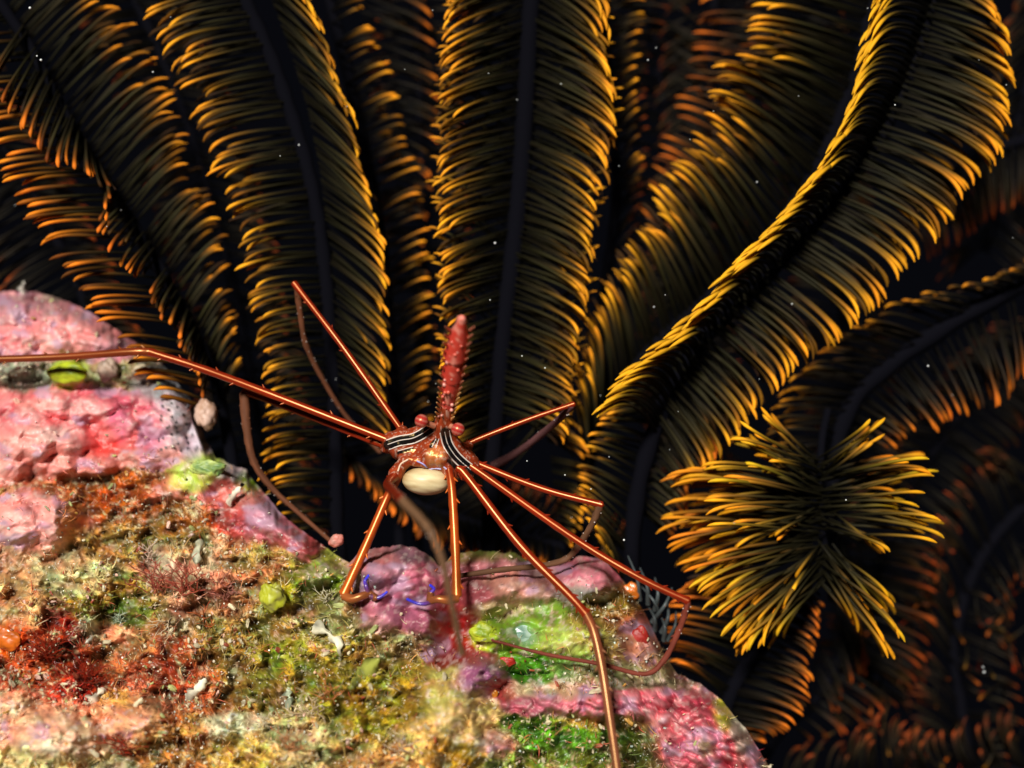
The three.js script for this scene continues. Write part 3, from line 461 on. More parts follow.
// the one behind at the lower right, weak flash painted into its colour
const starB = new Star(P(900, 790, -5.5), 'feather star in the dark lower right corner, weak flash painted in as dim rust');
{
  const R9 = [[842, 540], [846, 580], [848, 620], [838, 660], [815, 700], [780, 730], [740, 800]];
  starB.arm(R9, -5.1, 6);
  starB.row({ base: off(R9.slice(0, 6), 0, -8), tip: [[938, 548], [937, 581], [938, 610], [932, 640], [914, 688], [900, 703], [866, 728], [830, 740], [806, 742]], n: 15, z: [-5, -4.6], bend: 0.08, r: 2.2, tipc: RUST_FALLOFF.map((v) => v * 1.2), basec: DARKER, frac: 0.42, jit: 0.7 });
  starB.row({ base: off(R9.slice(0, 5), -8, -30), tip: [[850, 600], [858, 640], [866, 668], [850, 690], [830, 720]], n: 12, z: [-5, -4.7], bend: 0.08, r: 2.1, tipc: RUST_FALLOFF, basec: DARKER, frac: 0.3 });
  const R10 = [[1060, 120], [1030, 138], [990, 150], [950, 168], [915, 200]];
  starB.arm(R10, -5.2, 6);
  starB.row({ base: R10, tip: [[1060, 210], [1020, 206], [1000, 214], [985, 222], [962, 240], [930, 262]], n: 20, z: [-5.2, -4.8], bend: 0.02, r: 2, tipc: RUST_FALLOFF.map((v) => v * 0.6), basec: DARKER, frac: 0.5 });
  const R11 = [[1060, 480], [1010, 520], [975, 570], [955, 640], [960, 700], [975, 800]];
  starB.arm(R11, -6, 6);
  starB.row({ base: R11, tip: [[960, 440], [985, 462], [1000, 450], [935, 500], [925, 540], [915, 620], [905, 700], [900, 770]], n: 24, z: [-6, -5.4], bend: -0.1, r: 1.9, tipc: RUST_FALLOFF.map((v) => v * 0.7), basec: DARKER, frac: 0.25, short: 0.4 });
  starB.row({ base: off(R11, 6, 0), tip: [[1080, 560], [1040, 580], [1010, 600], [1020, 660], [1024, 720], [1010, 790]], n: 24, z: [-6, -5.4], bend: 0.1, r: 1.9, tipc: RUST_FALLOFF.map((v) => v * 0.7), basec: DARKER, frac: 0.25, short: 0.4 });
  const R12 = [[780, 800], [860, 782], [940, 776], [1040, 770]];
  starB.arm(R12, -5.4, 6);
  starB.row({ base: R12, tip: [[800, 742], [850, 738], [890, 700], [920, 730], [960, 720], [1020, 706]], n: 24, z: [-5.4, -4.9], bend: 0.2, r: 2.4, tipc: RUST_FALLOFF, basec: DARKER, frac: 0.3, short: 0.7 });
}
{
  const q = [[1060, 330], [1000, 372], [950, 430], [905, 500], [880, 570], [868, 680]];
  starB.arm(q, -6.6, 5);
  for (const w of [-1, 1]) starB.row({ base: q, tip: q.map(([x, y]) => [x + w * 52, y + 28 * w + 14]), n: 36, z: [-6.5, -6], bend: 0.1 * w, r: 2.1, tipc: RUST_FALLOFF.map((v) => v * 0.4), basec: DARKER, frac: 0.28, short: 0.5 });
  const q2 = [[1060, -40], [1030, 60], [1010, 160], [985, 250]];
  starB.arm(q2, -6.6, 5);
  for (const w of [-1, 1]) starB.row({ base: q2, tip: q2.map(([x, y]) => [x + w * 46, y + 40]), n: 26, z: [-6.5, -6], bend: 0.1 * w, r: 2.1, tipc: RUST_FALLOFF.map((v) => v * 0.5), basec: DARKER, frac: 0.28, short: 0.5 });
  for (let k = 0; k < 90; k++) { const x = rr(850, 1040), y = rr(540, 790), a = rr(0.3, 2.6), l = rr(16, 40); starB.pin([x, y], [x + Math.cos(a) * l, y + Math.sin(a) * l], -7 + rr(0, 2), -6.6 + rr(0, 2), rr(-0.2, 0.2), 2.3, RUST_FALLOFF.map((v) => v * rr(0.4, 1.6)), DARKER, rr(0.3, 0.5)); }
}
starB.finish();

// ---------------------------------------------------------------- the arrow crab
const crab = thing('arrow_crab', P(430, 500, 0), 'red arrow crab with striped body and long thin legs standing on the rock', 'crab');
const CZ = K;                                       // depth of one picture unit at the crab
const caps = [                                       // rounded cones of the body: x, y, z, radius (picture units), joined smoothly
  [[404, 447, 0, 15], [458, 460, 0, 15]], [[430, 452, -6, 24], [434, 456, 2, 22]],
  [[392, 442, 4, 8], [428, 432, 16, 9]], [[446, 437, 18, 9], [471, 465, 4, 8]], [[440, 440, 12, 11], [444, 424, 30, 8]], [[444, 424, 30, 8], [447, 408, 48, 6]],
  [[430, 455, 24, 8], [441, 457, 25, 8]], [[404, 462, 15, 6], [396, 474, 12, 6]], [[410, 460, 18, 5], [424, 463, 22, 4]], [[447, 466, 20, 5], [451, 476, 16, 6]],
  [[390, 440, 0, 7], [386, 447, -6, 6]], [[402, 432, -4, 6], [400, 436, 0, 6]], [[468, 446, -6, 5], [462, 450, 0, 7]], [[470, 462, 0, 7], [466, 474, 6, 7]], [[391, 488, 10, 6], [396, 474, 12, 6]],
  [[436, 443, 20, 5], [428, 446, 20, 4]],
];
function capd(p, a, b) { const bx = b[0] - a[0], by = b[1] - a[1], bz = b[2] - a[2], px = p[0] - a[0], py = p[1] - a[1], pz = p[2] - a[2], h = clamp((px * bx + py * by + pz * bz) / (bx * bx + by * by + bz * bz)); return Math.hypot(px - bx * h, py - by * h, pz - bz * h) - mix(a[3], b[3], h); }
function bodySDF(p) { let e = 0; for (const [a, b] of caps) e += Math.exp(-capd(p, a, b) * 0.42); return -Math.log(e + 1e-30) / 0.42; }
const bandL = [[388, 445], [400, 441], [412, 439], [421, 435], [430, 429]], bandR = [[445, 432], [448, 444], [455, 455], [463, 463], [473, 471]];
function bandAt(line, x, y) { let best = 99, side = 0; for (let k = 0; k < line.length - 1; k++) { const a = line[k], b = line[k + 1], dx = b[0] - a[0], dy = b[1] - a[1], h = clamp(((x - a[0]) * dx + (y - a[1]) * dy) / (dx * dx + dy * dy)), ex = x - a[0] - dx * h, ey = y - a[1] - dy * h, d = Math.hypot(ex, ey); if (d < best) { best = d; side = Math.sign(dx * ey - dy * ex) * d; } } return [best, side]; }
(() => {
  const N = 112, ext = 62, c0 = [432, 452, 6], mc = new MarchingCubes(N, new THREE.MeshBasicMaterial(), true, false, 200000); mc.isolation = 0;
  const half = N / 2; let o = 0;
  for (let k = 0; k < N; k++) for (let j = 0; j < N; j++) for (let i = 0; i < N; i++) mc.field[o++] = -bodySDF([c0[0] + (i - half) / half * ext, c0[1] - (j - half) / half * ext, c0[2] + (k - half) / half * ext]);
  mc.update();
  const cnt = mc.count ?? mc.geometry.drawRange.count, mb = new MB(), pos = [], nrm = [], col = [];
  for (let k = 0; k < cnt; k++) {
    const x = c0[0] + mc.positionArray[3 * k] * ext, y = c0[1] - mc.positionArray[3 * k + 1] * ext, z = c0[2] + mc.positionArray[3 * k + 2] * ext, e = 0.4;
    const g = [bodySDF([x + e, y, z]) - bodySDF([x - e, y, z]), bodySDF([x, y + e, z]) - bodySDF([x, y - e, z]), bodySDF([x, y, z + e]) - bodySDF([x, y, z - e])], l = Math.hypot(...g) || 1;
    const rl = 0.9 * fbm(x / 3.2 + z / 4, y / 3.2 + 20, 3), v = P(x + g[0] / l * rl, y + g[1] / l * rl, (z + g[2] / l * rl) * CZ); mb.p.push(v.x, v.y, v.z); mb.n.push(g[0] / l + 0.5 * fbm(x / 2.4, y / 2.4 + z / 3, 2), -g[1] / l + 0.5 * fbm(x / 2.4 + 30, y / 2.4 + z / 3, 2), g[2] / l);
    let c = [0.3, 0.04, 0.012].map((q) => q * (1 + 0.5 * fbm(x / 4, y / 4 + z / 5, 3)));
    c = mixc(c, [0.55, 0.17, 0.05], sm(13, 7, Math.hypot(x - 436, y - 456)) * 0.9);
    c = mixc(c, [0.62, 0.4, 0.3], sm(0.2, 0.42, fbm(x / 1.8 + 8, y / 1.8 + z / 2, 2)) * 0.7);
    if (z > 0) { for (const line of [bandL, bandR]) { const [b] = bandAt(line, x, y); c = mixc(c, [0.004, 0.005, 0.007], sm(5.2, 4.2, b)); } if (bandAt([[398, 453], [412, 449]], x, y)[0] < 1.6 || bandAt([[449, 461], [457, 468]], x, y)[0] < 2 || bandAt([[431, 446], [436, 440]], x, y)[0] < 2) c = [0.006, 0.006, 0.008]; }
    mb.c.push(...c); mb.i.push(k);
  }
  mb.build('body', mat.shell, crab);
})();
const surfZ = (x, y) => { for (let z = 70; z > -30; z -= 0.25) if (bodySDF([x, y, z]) < 0) return z; return 0; };
const onBody = (pts, lift) => { const c = curve(pts); return c.getPoints(24).map((v) => P(v.x, v.y, (surfZ(v.x, v.y) + lift) * CZ)); };
const shift = (line, q) => line.map((p, k) => { const a = line[Math.max(0, k - 1)], b = line[Math.min(line.length - 1, k + 1)], dx = b[0] - a[0], dy = b[1] - a[1], l = Math.hypot(dx, dy); return [p[0] - dy / l * q, p[1] + dx / l * q]; });
const stripe = (pts, r, c) => new MB().tube(onBody(pts, 0.1), () => RS(r), () => c, 6).build('white_stripe', mat.cream, crab);
for (const [line, qs] of [[bandL, [-5, -0.6, 4.6]], [bandR, [-4.6, 0.2, 5]]]) qs.forEach((q) => stripe(shift(line, q), Math.abs(q) < 2 ? 0.5 : 0.7, [0.68, 0.6, 0.52]));
stripe([[398, 451], [405, 449], [413, 447]], 0.5, [0.7, 0.6, 0.5]); stripe([[432, 447], [434, 443], [436, 439]], 0.5, [0.7, 0.6, 0.55]); stripe([[436, 448], [437.5, 443], [439, 439]], 0.5, [0.7, 0.6, 0.55]);
stripe([[398, 471], [401, 464], [408, 459.5]], 1, [0.75, 0.55, 0.4]); stripe([[417, 461], [423, 464], [427, 467.5]], 0.9, [0.32, 0.3, 0.6]); stripe([[427, 470], [434, 468.5], [441, 469]], 0.9, [0.4, 0.4, 0.65]); stripe([[444, 467], [448, 471], [450, 476]], 1, [0.55, 0.5, 0.75]);
(() => {                                              // pale abdomen under the body
  const g = new THREE.SphereGeometry(1, 40, 28), p = g.attributes.position, mb = new MB(), c = P(426, 481, 12 * CZ);
  for (let k = 0; k < p.count; k++) { const x = p.getX(k), y = p.getY(k), z = p.getZ(k), w = 1 + 0.015 * fbm(x * 5, y * 14, 3); p.setXYZ(k, (x * RS(23.5) + y * RS(1)) * w, (y * RS(14) - x * RS(1.5)) * w, z * RS(19) * w); }
  g.computeVertexNormals(); g.translate(c.x, c.y, c.z);
  mb.geo(g, (x, y) => mixc([0.34, 0.19, 0.06], [0.72, 0.6, 0.34], 0.9 - 0.75 * Math.hypot((x - c.x) / RS(25), (y - c.y) / RS(15)) ** 4 + 0.8 * fbm((x - c.x) * 4 + (y - c.y) * 2, (y - c.y) * 16, 3))).build('abdomen', mat.cream, crab);
})();
const RED = [0.26, 0.018, 0.004], REDD = [0.22, 0.014, 0.004], BROWN = [0.13, 0.045, 0.02];
for (const [ex, ey, sx, sy] of [[421.5, 421, 434, 426], [458, 429.5, 448, 425]]) {   // eyes on short stalks
  const c = P(ex, ey, 46 * CZ), b = P(sx, sy, 34 * CZ), mb = new MB();
  const stalk = new MB().tube([b, b.clone().lerp(c, 0.5), c], () => RS(3), () => [0.5, 0.2, 0.12], 8).build('eye_stalk', mat.shell, crab);
  const g = new THREE.SphereGeometry(RS(6.6), 24, 18); g.translate(c.x, c.y, c.z);
  mb.geo(g, (x, y) => mixc([0.42, 0.03, 0.025], [0.55, 0.2, 0.14], sm(0.2, 0.5, Math.sin((y - c.y) / RS(6.6) * 9 + (x - c.x) / RS(6.6) * 3)) * 0.6)).build('eye', mat.shell, stalk);
}
(() => {                                              // rostrum towards the camera, with spines along both sides
  const line = [[443, 428, 0.35], [447, 408, 0.6], [451, 385, 0.95], [456, 352, 1.35], [462, 318, 1.7]], c = curve(line), pts = c.getPoints(60).map((v) => P(v.x, v.y, v.z));
  const mb = new MB().tube(pts, (t) => RS(mix(4.6, 11.5, sm(-0.1, 0.9, t)), mix(0.35, 1.7, t)) * (1 + 0.3 * fbm(t * 26, 4, 2)) * (1 - 0.6 * sm(0.86, 1, t)), (t, a) => mixc([0.62, 0.05, 0.03], [0.85, 0.3, 0.22], sm(0.05, 0.4, fbm(t * 30, a * 1.2, 3))), 18);
  const r = mb.build('rostrum', mat.soft, crab);
  for (let k = 0; k < 15; k++) for (const s of [-1, 1]) {
    const t = 0.1 + k * 0.058, v = c.getPoint(t), z = v.z, b = P(v.x + s * mix(5, 11, t), v.y, z + 0.05), e = P(v.x + s * mix(9, 15, t), v.y - 3.5, z + 0.22);
    new MB().tube([b, b.clone().lerp(e, 0.6), e], (q) => RS(mix(1.9, 0.7, q), z), () => (k < 6 ? [0.75, 0.42, 0.16] : [0.6, 0.2, 0.12]), 6).build('spine', mat.shell, r);
  }
  for (let k = 0; k < 44; k++) { const t = rr(0.1, 0.9), v = c.getPoint(t), b = P(v.x + rr(-8, 8), v.y + rr(-4, 4), v.z + RS(9)), g = new THREE.SphereGeometry(RS(rr(1, 2.4), v.z), 8, 6); g.translate(b.x, b.y, b.z); new MB().geo(g, rnd() < 0.5 ? [0.72, 0.3, 0.24] : [0.6, 0.1, 0.06]).build('spine', mat.wet, r); }
})();
function limb(name, line, r0, r1, c0, c1, m, parent, fuzz = 0, spines = 8, label) {
  const c = curve(line), N = Math.max(24, Math.round(c.getLength() / 3)), raw = c.getPoints(N), pts = raw.map((v) => P(v.x, v.y, v.z)), mb = new MB();
  const zt = (t) => raw[Math.round(t * N)].z, off_ = rnd() * 50;
  mb.tube(pts, (t) => RS(mix(r0, r1, t), zt(t)) * (1 + 0.12 * fbm(t * N / 1.6 + off_, 1, 3) + 0.2 * Math.exp(-(((1 - t) * N / 2.2) ** 2)) + fuzz * fbm(t * N / 2.2 + off_, 5, 2)), (t, a) => mixc(c0, c1, t).map((v) => v * (1 + 0.45 * fbm(t * N / 4 + off_, a, 3))), fuzz ? 14 : 16);
  for (let k = 0; k < spines; k++) {                   // small spines pointing along the limb
    const t = (k + 0.6 + rr(-0.2, 0.2)) / (spines + 0.4), i = Math.min(N - 2, Math.round(t * N)), T = pts[i + 1].clone().sub(pts[i]).normalize(), side = new THREE.Vector3(-T.y, T.x, 0.3).multiplyScalar(k % 2 ? 1 : -1).normalize(), R = RS(mix(r0, r1, t), zt(t));
    const b = pts[i].clone().addScaledVector(side, R * 0.6), e = b.clone().addScaledVector(side, R * 1.0).addScaledVector(T, R * 1.1);
    mb.tube([b, b.clone().lerp(e, 0.6), e], (q) => R * mix(0.42, 0.1, q), () => c1, 6);
  }
  if (fuzz) for (let k = 0; k < N * 1.2; k++) {          // grains that cling to the lower legs
    const i = Math.floor(rnd() * N), a = rnd() * 6.28, R = RS(mix(r0, r1, i / N), raw[i].z), g = new THREE.IcosahedronGeometry(R * rr(0.1, 0.24), 0); g.translate(pts[i].x + Math.cos(a) * R, pts[i].y + Math.sin(a) * R, pts[i].z + R * rr(-0.3, 0.9)); mb.geo(g, rnd() < 0.35 ? [0.5, 0.42, 0.38] : c1);
  }
  const o = mb.build(name, m, parent); if (label) o.userData.label = label; return o;
}
const leg = (a, r, spines = 9) => limb('leg', a, r[0] * 0.86, r[1] * 0.86, RED, REDD, mat.shell, crab, 0, spines);
const low = (p, a, r, col = BROWN, spines = 0, fuzz = 0.2) => limb('lower_leg', a, r[0], r[1], col, col.map((v) => v * 0.9), fuzz ? mat.fuzzy : mat.shell, p, fuzz, spines);
let L;
L = leg([[396, 443, 0.1], [380, 437, 0.05], [270, 394, -0.2], [200, 368, -0.4], [150, 352, -0.5]], [5, 4.4], 12);
limb('lower_leg', [[150, 352, -0.5], [130, 352, -0.5], [60, 357, -0.62], [-30, 360, -0.7]], 4.4, 3.4, [0.2, 0.03, 0.008], [0.18, 0.03, 0.01], mat.shell, L, 0, 6);
L = leg([[394, 448, -0.1], [378, 443, -0.1], [320, 420, -0.35], [244, 391, -0.65]], [4.6, 3.8], 7);
low(L, [[244, 393, -0.65], [247, 430, -0.65], [254, 462, -0.7], [272, 488, -0.8], [300, 514, -0.85], [334, 544, -0.9]], [5.2, 1.8]);
L = leg([[405, 434, -0.1], [398, 425, -0.1], [345, 350, -0.35], [294, 283, -0.65]], [4.4, 3.4], 8);
low(L, [[297, 288, -0.68], [301, 318, -0.9], [306, 345, -1.1], [322, 378, -1.4], [346, 416, -1.7], [380, 452, -1.9]], [3.4, 1.8]);
L = leg([[398, 474, 0.1], [388, 484, 0.6], [392, 490, 2], [402, 500, 3]], [6, 5.4], 3);
low(L, [[402, 500, 3], [428, 528, 3.4], [442, 560, 3.5], [452, 605, 3.4], [462, 654, 3.1]], [4.8, 3.2], [0.15, 0.075, 0.035]);
L = leg([[460, 450, -0.1], [474, 441, -0.1], [530, 419, -0.1], [574, 404, -0.1]], [3.6, 3], 6);
low(L, [[572, 406, -0.1], [556, 422, -0.5], [525, 447, -1.0], [494, 466, -1.5]], [3.6, 3.8], [0.1, 0.04, 0.04]);
L = leg([[464, 456, 0], [474, 462, 0], [540, 488, 0.15], [602, 505, 0.3]], [4.2, 3.8], 9);
low(L, [[600, 506, 0.3], [590, 528, 0.1], [570, 556, -0.3], [545, 565, -0.2], [500, 570, 0.05], [452, 577, 0.25]], [3.9, 2.6], [0.13, 0.06, 0.03]);
L = leg([[462, 461, 0.1], [474, 468, 0.15], [575, 539, 0.45], [640, 578, 0.65], [688, 601, 0.75]], [4.6, 4.4], 13);
low(L, [[688, 602, 0.75], [680, 628, 0.6], [664, 660, 0.5], [644, 674, 0.55], [600, 664, 0.6], [545, 654, 0.65], [492, 640, 0.62]], [3.6, 1.4], [0.17, 0.035, 0.02], 3, 0.1);
L = leg([[458, 468, 0.35], [468, 478, 0.4], [520, 545, 0.7], [570, 596, 0.93], [586, 614, 1.0]], [4.8, 5.2], 12);
limb('lower_leg', [[586, 614, 1.0], [594, 632, 1.06], [602, 668, 1.2], [610, 720, 1.4], [620, 790, 1.65]], 5, 4.2, [0.22, 0.05, 0.02], [0.2, 0.07, 0.035], mat.shell, L, 0, 9);
// the two claw arms, with hands meeting over the purple rock
for (const [arm, hand, tips] of [
  [[[393, 486, 0.25], [386, 500, 0.35], [364, 550, 0.5], [344, 594, 0.66]], [[344, 596, 0.68], [352, 599, 0.73], [362, 596, 0.73], [370, 594, 0.68]], [[[368, 592, 0.7], [366, 586, 0.7], [365, 581, 0.66], [369, 575, 0.66]], [[370, 596, 0.73], [376, 598, 0.73], [382, 596, 0.73], [387, 592, 0.73]]]],
  [[[449, 470, 0.3], [452, 490, 0.4], [455, 540, 0.58], [457, 596, 0.8]], [[457, 598, 0.82], [448, 600, 0.87], [438, 599, 0.87], [430, 600, 0.82]], [[[431, 602, 0.82], [424, 604, 0.87], [416, 603, 0.87], [407, 599, 0.87]], [[432, 597, 0.82], [431, 593, 0.82], [434, 589, 0.82], [430, 585, 0.82]]]],
]) {
  const A = limb('claw_arm', arm, 4.3, 4.6, RED, [0.5, 0.09, 0.012], mat.shell, crab, 0, 8);
  limb('claw', [...hand, tips[1][1]], 5, 3.2, [0.3, 0.08, 0.02], [0.2, 0.06, 0.025], mat.shell, A, 0, 0);
  for (const t of tips) limb('claw_finger', t, 2.6, 1.2, [0.14, 0.04, 0.05], [0.012, 0.025, 0.62], mat.wet, A, 0, 0);
}

// ---------------------------------------------------------------- small growths on the ledge
function blob(name, x, y, rx, ry, rz, c, label, cat, o = {}) {   // a lumpy rounded body half sunk in the ledge
  const s = rock.place(x, y), z = (o.z ?? s.z) + (o.lift ?? 0), g = new THREE.IcosahedronGeometry(1, 9), p = g.attributes.position, ce = P(x, y, z), ang = o.turn ?? 0, ca = Math.cos(ang), sa = Math.sin(ang), f = o.rough ?? 0.3, sd = x * 0.37 + y * 0.11;
  const pos = []; const bump = (a, b, d) => 1 + f * 0.45 * (Math.sin(a * 2.3 + b * 1.9 + sd) * Math.sin(b * 2.7 - d * 1.6 + sd * 2) + 0.6 * Math.sin(a * 4.1 - d * 3.3 + sd * 3) * Math.sin(b * 4.7 + a * 1.3)) + f * 0.4 * fbm(a * 6 + d * 3 + sd, b * 6 - d * 4, 3);
  for (let k = 0; k < p.count; k++) { const a = p.getX(k), b = p.getY(k), d = p.getZ(k), w = bump(a, b, d), X = a * RS(rx, z) * w, Y = b * RS(ry, z) * w; p.setXYZ(k, ce.x + X * ca - Y * sa, ce.y + X * sa + Y * ca, ce.z + d * RS(rz, z) * w); }
  // smooth normals from the merged directions
  const key = new Map(), nn = new THREE.Vector3(), A = new THREE.Vector3(), B = new THREE.Vector3(), C = new THREE.Vector3();
  const id = (k) => `${p.getX(k).toFixed(5)},${p.getY(k).toFixed(5)},${p.getZ(k).toFixed(5)}`;
  for (let k = 0; k < p.count; k += 3) { A.fromBufferAttribute(p, k); B.fromBufferAttribute(p, k + 1); C.fromBufferAttribute(p, k + 2); nn.crossVectors(B.clone().sub(A), C.clone().sub(A)); for (const q of [k, k + 1, k + 2]) { const h = id(q); if (!key.has(h)) key.set(h, new THREE.Vector3()); key.get(h).add(nn); } }
  const na = g.attributes.normal; for (let k = 0; k < p.count; k++) { const v = key.get(id(k)).clone().normalize(); na.setXYZ(k, v.x, v.y, v.z); }
  const C2 = o.c2 ?? c.map((v) => v * 0.5), mb = new MB().geo(g, (X, Y, Z) => mixc(c, C2, clamp(0.4 + 1.3 * fbm(X * 9 + sd, Y * 9 + Z * 5, 3))));
  return tag(mb.build(name, o.mat ?? mat.soft, null), label, cat, o.group);
}
blob('pebble', 205, 414, 11, 15, 10, [0.62, 0.42, 0.34], 'pale pink knobbly pebble perched at the rock edge below the long leg', 'pebble', { z: -1.2, c2: [0.36, 0.2, 0.12], rough: 0.35 });
blob('green_algae_cushion', 68, 374, 19, 11, 9, [0.42, 0.5, 0.015], 'bright lime algae cushion under the long left leg', 'algae', { c2: [0.2, 0.27, 0.01], rough: 0.3 });
blob('green_algae_cushion', 206, 468, 17, 8, 6, [0.52, 0.62, 0.16], 'pale lime algae cushion on the rock beside the small white tooth', 'algae', { c2: [0.1, 0.2, 0.05], rough: 0.5 });
blob('green_algae_cushion', 272, 596, 12, 14, 7, [0.4, 0.42, 0.02], 'yellow green algae cushion in the turf left of the claw arm', 'algae', { c2: [0.22, 0.2, 0.05], rough: 0.5 });
blob('green_algae_cushion', 484, 634, 13, 10, 7, [0.46, 0.5, 0.02], 'yellow algae cushion just right of the red patch', 'algae', { c2: [0.2, 0.3, 0.02], rough: 0.45 });
blob('orange_sponge', 631, 592, 8, 9, 4.2, [0.7, 0.17, 0.015], 'small orange sponge at the right end of the rock top', 'sponge', { mat: mat.wet, rough: 0.4 });
blob('red_sponge', 640, 638, 9, 11, 4.2, [0.3, 0.016, 0.01], 'small red sponge on the rock beside the bent lower leg', 'sponge', { mat: mat.soft, rough: 0.25 });
blob('red_sponge', 507, 661, 8, 5, 2.4, [0.45, 0.02, 0.01], 'tiny red sponge between the purple lump and the green crust', 'sponge', { mat: mat.soft });
blob('orange_sponge', 494, 694, 4, 4, 2.4, [0.75, 0.25, 0.02], 'tiny orange sponge below the purple lump', 'sponge', { mat: mat.wet });
blob('orange_sponge', 8, 640, 13, 11, 3.6, [0.6, 0.13, 0.01], 'smooth orange sponge at the left edge of the turf', 'sponge', { mat: mat.wet });
blob('sea_squirt', 522, 634, 15, 9, 6, [0.4, 0.52, 0.44], 'grey translucent sea squirt on the green crust', 'sea squirt', { mat: mat.wet, c2: [0.16, 0.28, 0.22] });
blob('coralline_knob', 336, 541, 8, 6, 6, [0.62, 0.16, 0.12], 'red knob sticking out of the rock edge left of the claws', 'coralline algae', { z: -0.3, turn: 0.5, c2: [0.5, 0.25, 0.2] });
blob('coralline_knob', 141, 372, 8, 8, 7, [0.5, 0.42, 0.28], 'round cream knob below the bend of the long leg', 'coralline algae', { rough: 0.15 });
blob('coralline_knob', 108, 370, 10, 11, 7, [0.38, 0.27, 0.2], 'tan knob beside the bright lime cushion', 'coralline algae', { rough: 0.3 });
function stub(name, pts, r0, r1, c, label, cat, group) { const q = curve(pts.map(([x, y, up]) => { const s = rock.place(x, y); return [x, y, s.z + up]; })).getPoints(16).map((v) => P(v.x, v.y, v.z)); const mb = new MB().tube(q, (t) => RS(mix(r0, r1, t)) * (0.85 + 0.7 * fbm(t * 6 + r0 * 9 + pts[0][0], 2, 3)) * (1 - 0.5 * sm(0.8, 1, t)), (t, a) => c.map((v) => v * clamp(0.75 + 1.1 * fbm(t * 5 + r0 * 7, a * 0.9, 3), 0.25, 1.15)), 12);
  for (let k = 0; k < mb.p.length; k += 3) { const w = fbm(mb.p[k] * 14, mb.p[k + 1] * 14, 3) * 0.09, x = mb.n[k], y = mb.n[k + 1]; mb.p[k] += x * w; mb.p[k + 1] += y * w; mb.p[k + 2] -= 0.03; } return tag(mb.build(name, mat.soft, null), label, cat, group); }
stub('green_stub', [[352, 688, 0.1], [362, 676, 0.2], [378, 660, 0.3]], 8, 10, [0.34, 0.36, 0.06], 'stubby olive green sponge finger in the turf below the left claw', 'sponge');
stub('shell_fragment', [[316, 628, 0.1], [330, 634, 0.18], [338, 646, 0.16], [340, 660, 0.08]], 5, 2.5, [0.72, 0.68, 0.5], 'curved cream shell fragment lying in the turf under the left claw', 'shell');
stub('shell_fragment', [[229, 502, 0.1], [236, 493, 0.25], [242, 484, 0.35]], 5.5, 1.5, [0.78, 0.66, 0.52], 'small white tooth shaped shell at the sloping rock edge', 'shell');
stub('shell_fragment', [[191, 698, 0.1], [197, 690, 0.2], [204, 680, 0.2]], 5.5, 4.5, [0.76, 0.72, 0.56], 'flat white shell chip standing in the turf near the bottom', 'shell');
stub('shell_fragment', [[92, 702, 0.1], [98, 694, 0.16], [104, 690, 0.16]], 6, 4, [0.72, 0.62, 0.46], 'pale chip at the edge of the deep red algae', 'shell');
stub('shell_fragment', [[86, 642, 0.12], [89, 640, 0.14], [92, 638, 0.12]], 5, 5, [0.66, 0.64, 0.52], 'round grey shell chip above the pink lump in the lower left', 'shell');
stub('shell_fragment', [[176, 634, 0.12], [181, 632, 0.16], [186, 629, 0.14]], 3.4, 2.6, [0.7, 0.6, 0.3], 'small yellow chip in the middle of the brown turf', 'shell');
stub('shell_fragment', [[200, 545, 0.1], [199, 553, 0.2], [196, 562, 0.2]], 5, 4, [0.6, 0.6, 0.42], 'pale beaded chip standing above the red sprigs', 'shell');
stub('shell_fragment', [[22, 293, 0.05], [23, 286, 0.1], [24, 281, 0.1]], 3.2, 2.4, [0.75, 0.72, 0.62], 'tiny white peg on top of the rock at the left', 'shell');
stub('shell_fragment', [[288, 690, 0.1], [290, 700, 0.2], [288, 712, 0.2]], 4, 3, [0.46, 0.52, 0.36], 'grey green chip among the branched sprigs at the bottom', 'shell');
// branched sprigs and threads
function sprig(name, x, y, n, len, r, c, label, group, droop = 0) {
  const s = rock.place(x, y), mb = new MB();
  const grow = (p, d, l, rad, dep) => {
    const e = p.clone().addScaledVector(d, l), m = p.clone().lerp(e, 0.5).add(new THREE.Vector3(gauss(), gauss(), gauss()).multiplyScalar(l * 0.1)); const kc = rr(0.7, 1.2);
    mb.tube([p, m, e], (t) => rad * mix(1, 0.75, t), () => c.map((v) => v * kc), 5);
    if (dep > 0) for (const sg of [-1, 1]) if (rnd() < 0.85) grow(e, d.clone().add(new THREE.Vector3(sg * rr(0.3, 0.8), gauss() * 0.4, gauss() * 0.4)).normalize(), l * rr(0.6, 0.85), rad * 0.75, dep - 1);
  };
  for (let k = 0; k < n * 2; k++) grow(s.v.clone().add(new THREE.Vector3(gauss() * len * 0.006, gauss() * len * 0.004, 0)), new THREE.Vector3(gauss() * 0.9, 0.7 + gauss() * 0.5 - droop, 0.5 + rnd() * 0.4).normalize(), RS(len * rr(0.5, 1.2)), RS(r * 0.8), 2);
  return tag(mb.build(name, mat.wet, null), label, 'algae', group);
}
sprig('red_algae_sprig', 158, 590, 7, 17, 0.9, [0.4, 0.09, 0.06], 'red branching algae sprig on the brown slope at left of the pale chip');
sprig('red_algae_sprig', 186, 592, 8, 19, 0.9, [0.42, 0.08, 0.05], 'tallest red branching sprig just under the beaded chip');
sprig('red_algae_sprig', 225, 596, 9, 12, 0.9, [0.42, 0.16, 0.12], 'dense dusty pink algae sprig right of the beaded chip');
sprig('red_algae_sprig', 206, 628, 6, 11, 0.9, [0.42, 0.1, 0.03], 'short rust red sprig below the dusty pink one');
sprig('pale_algae_sprig', 176, 618, 3, 12, 0.9, [0.6, 0.48, 0.32], 'cream forked algae sprig hanging in the dark brown turf', null, 1.1);
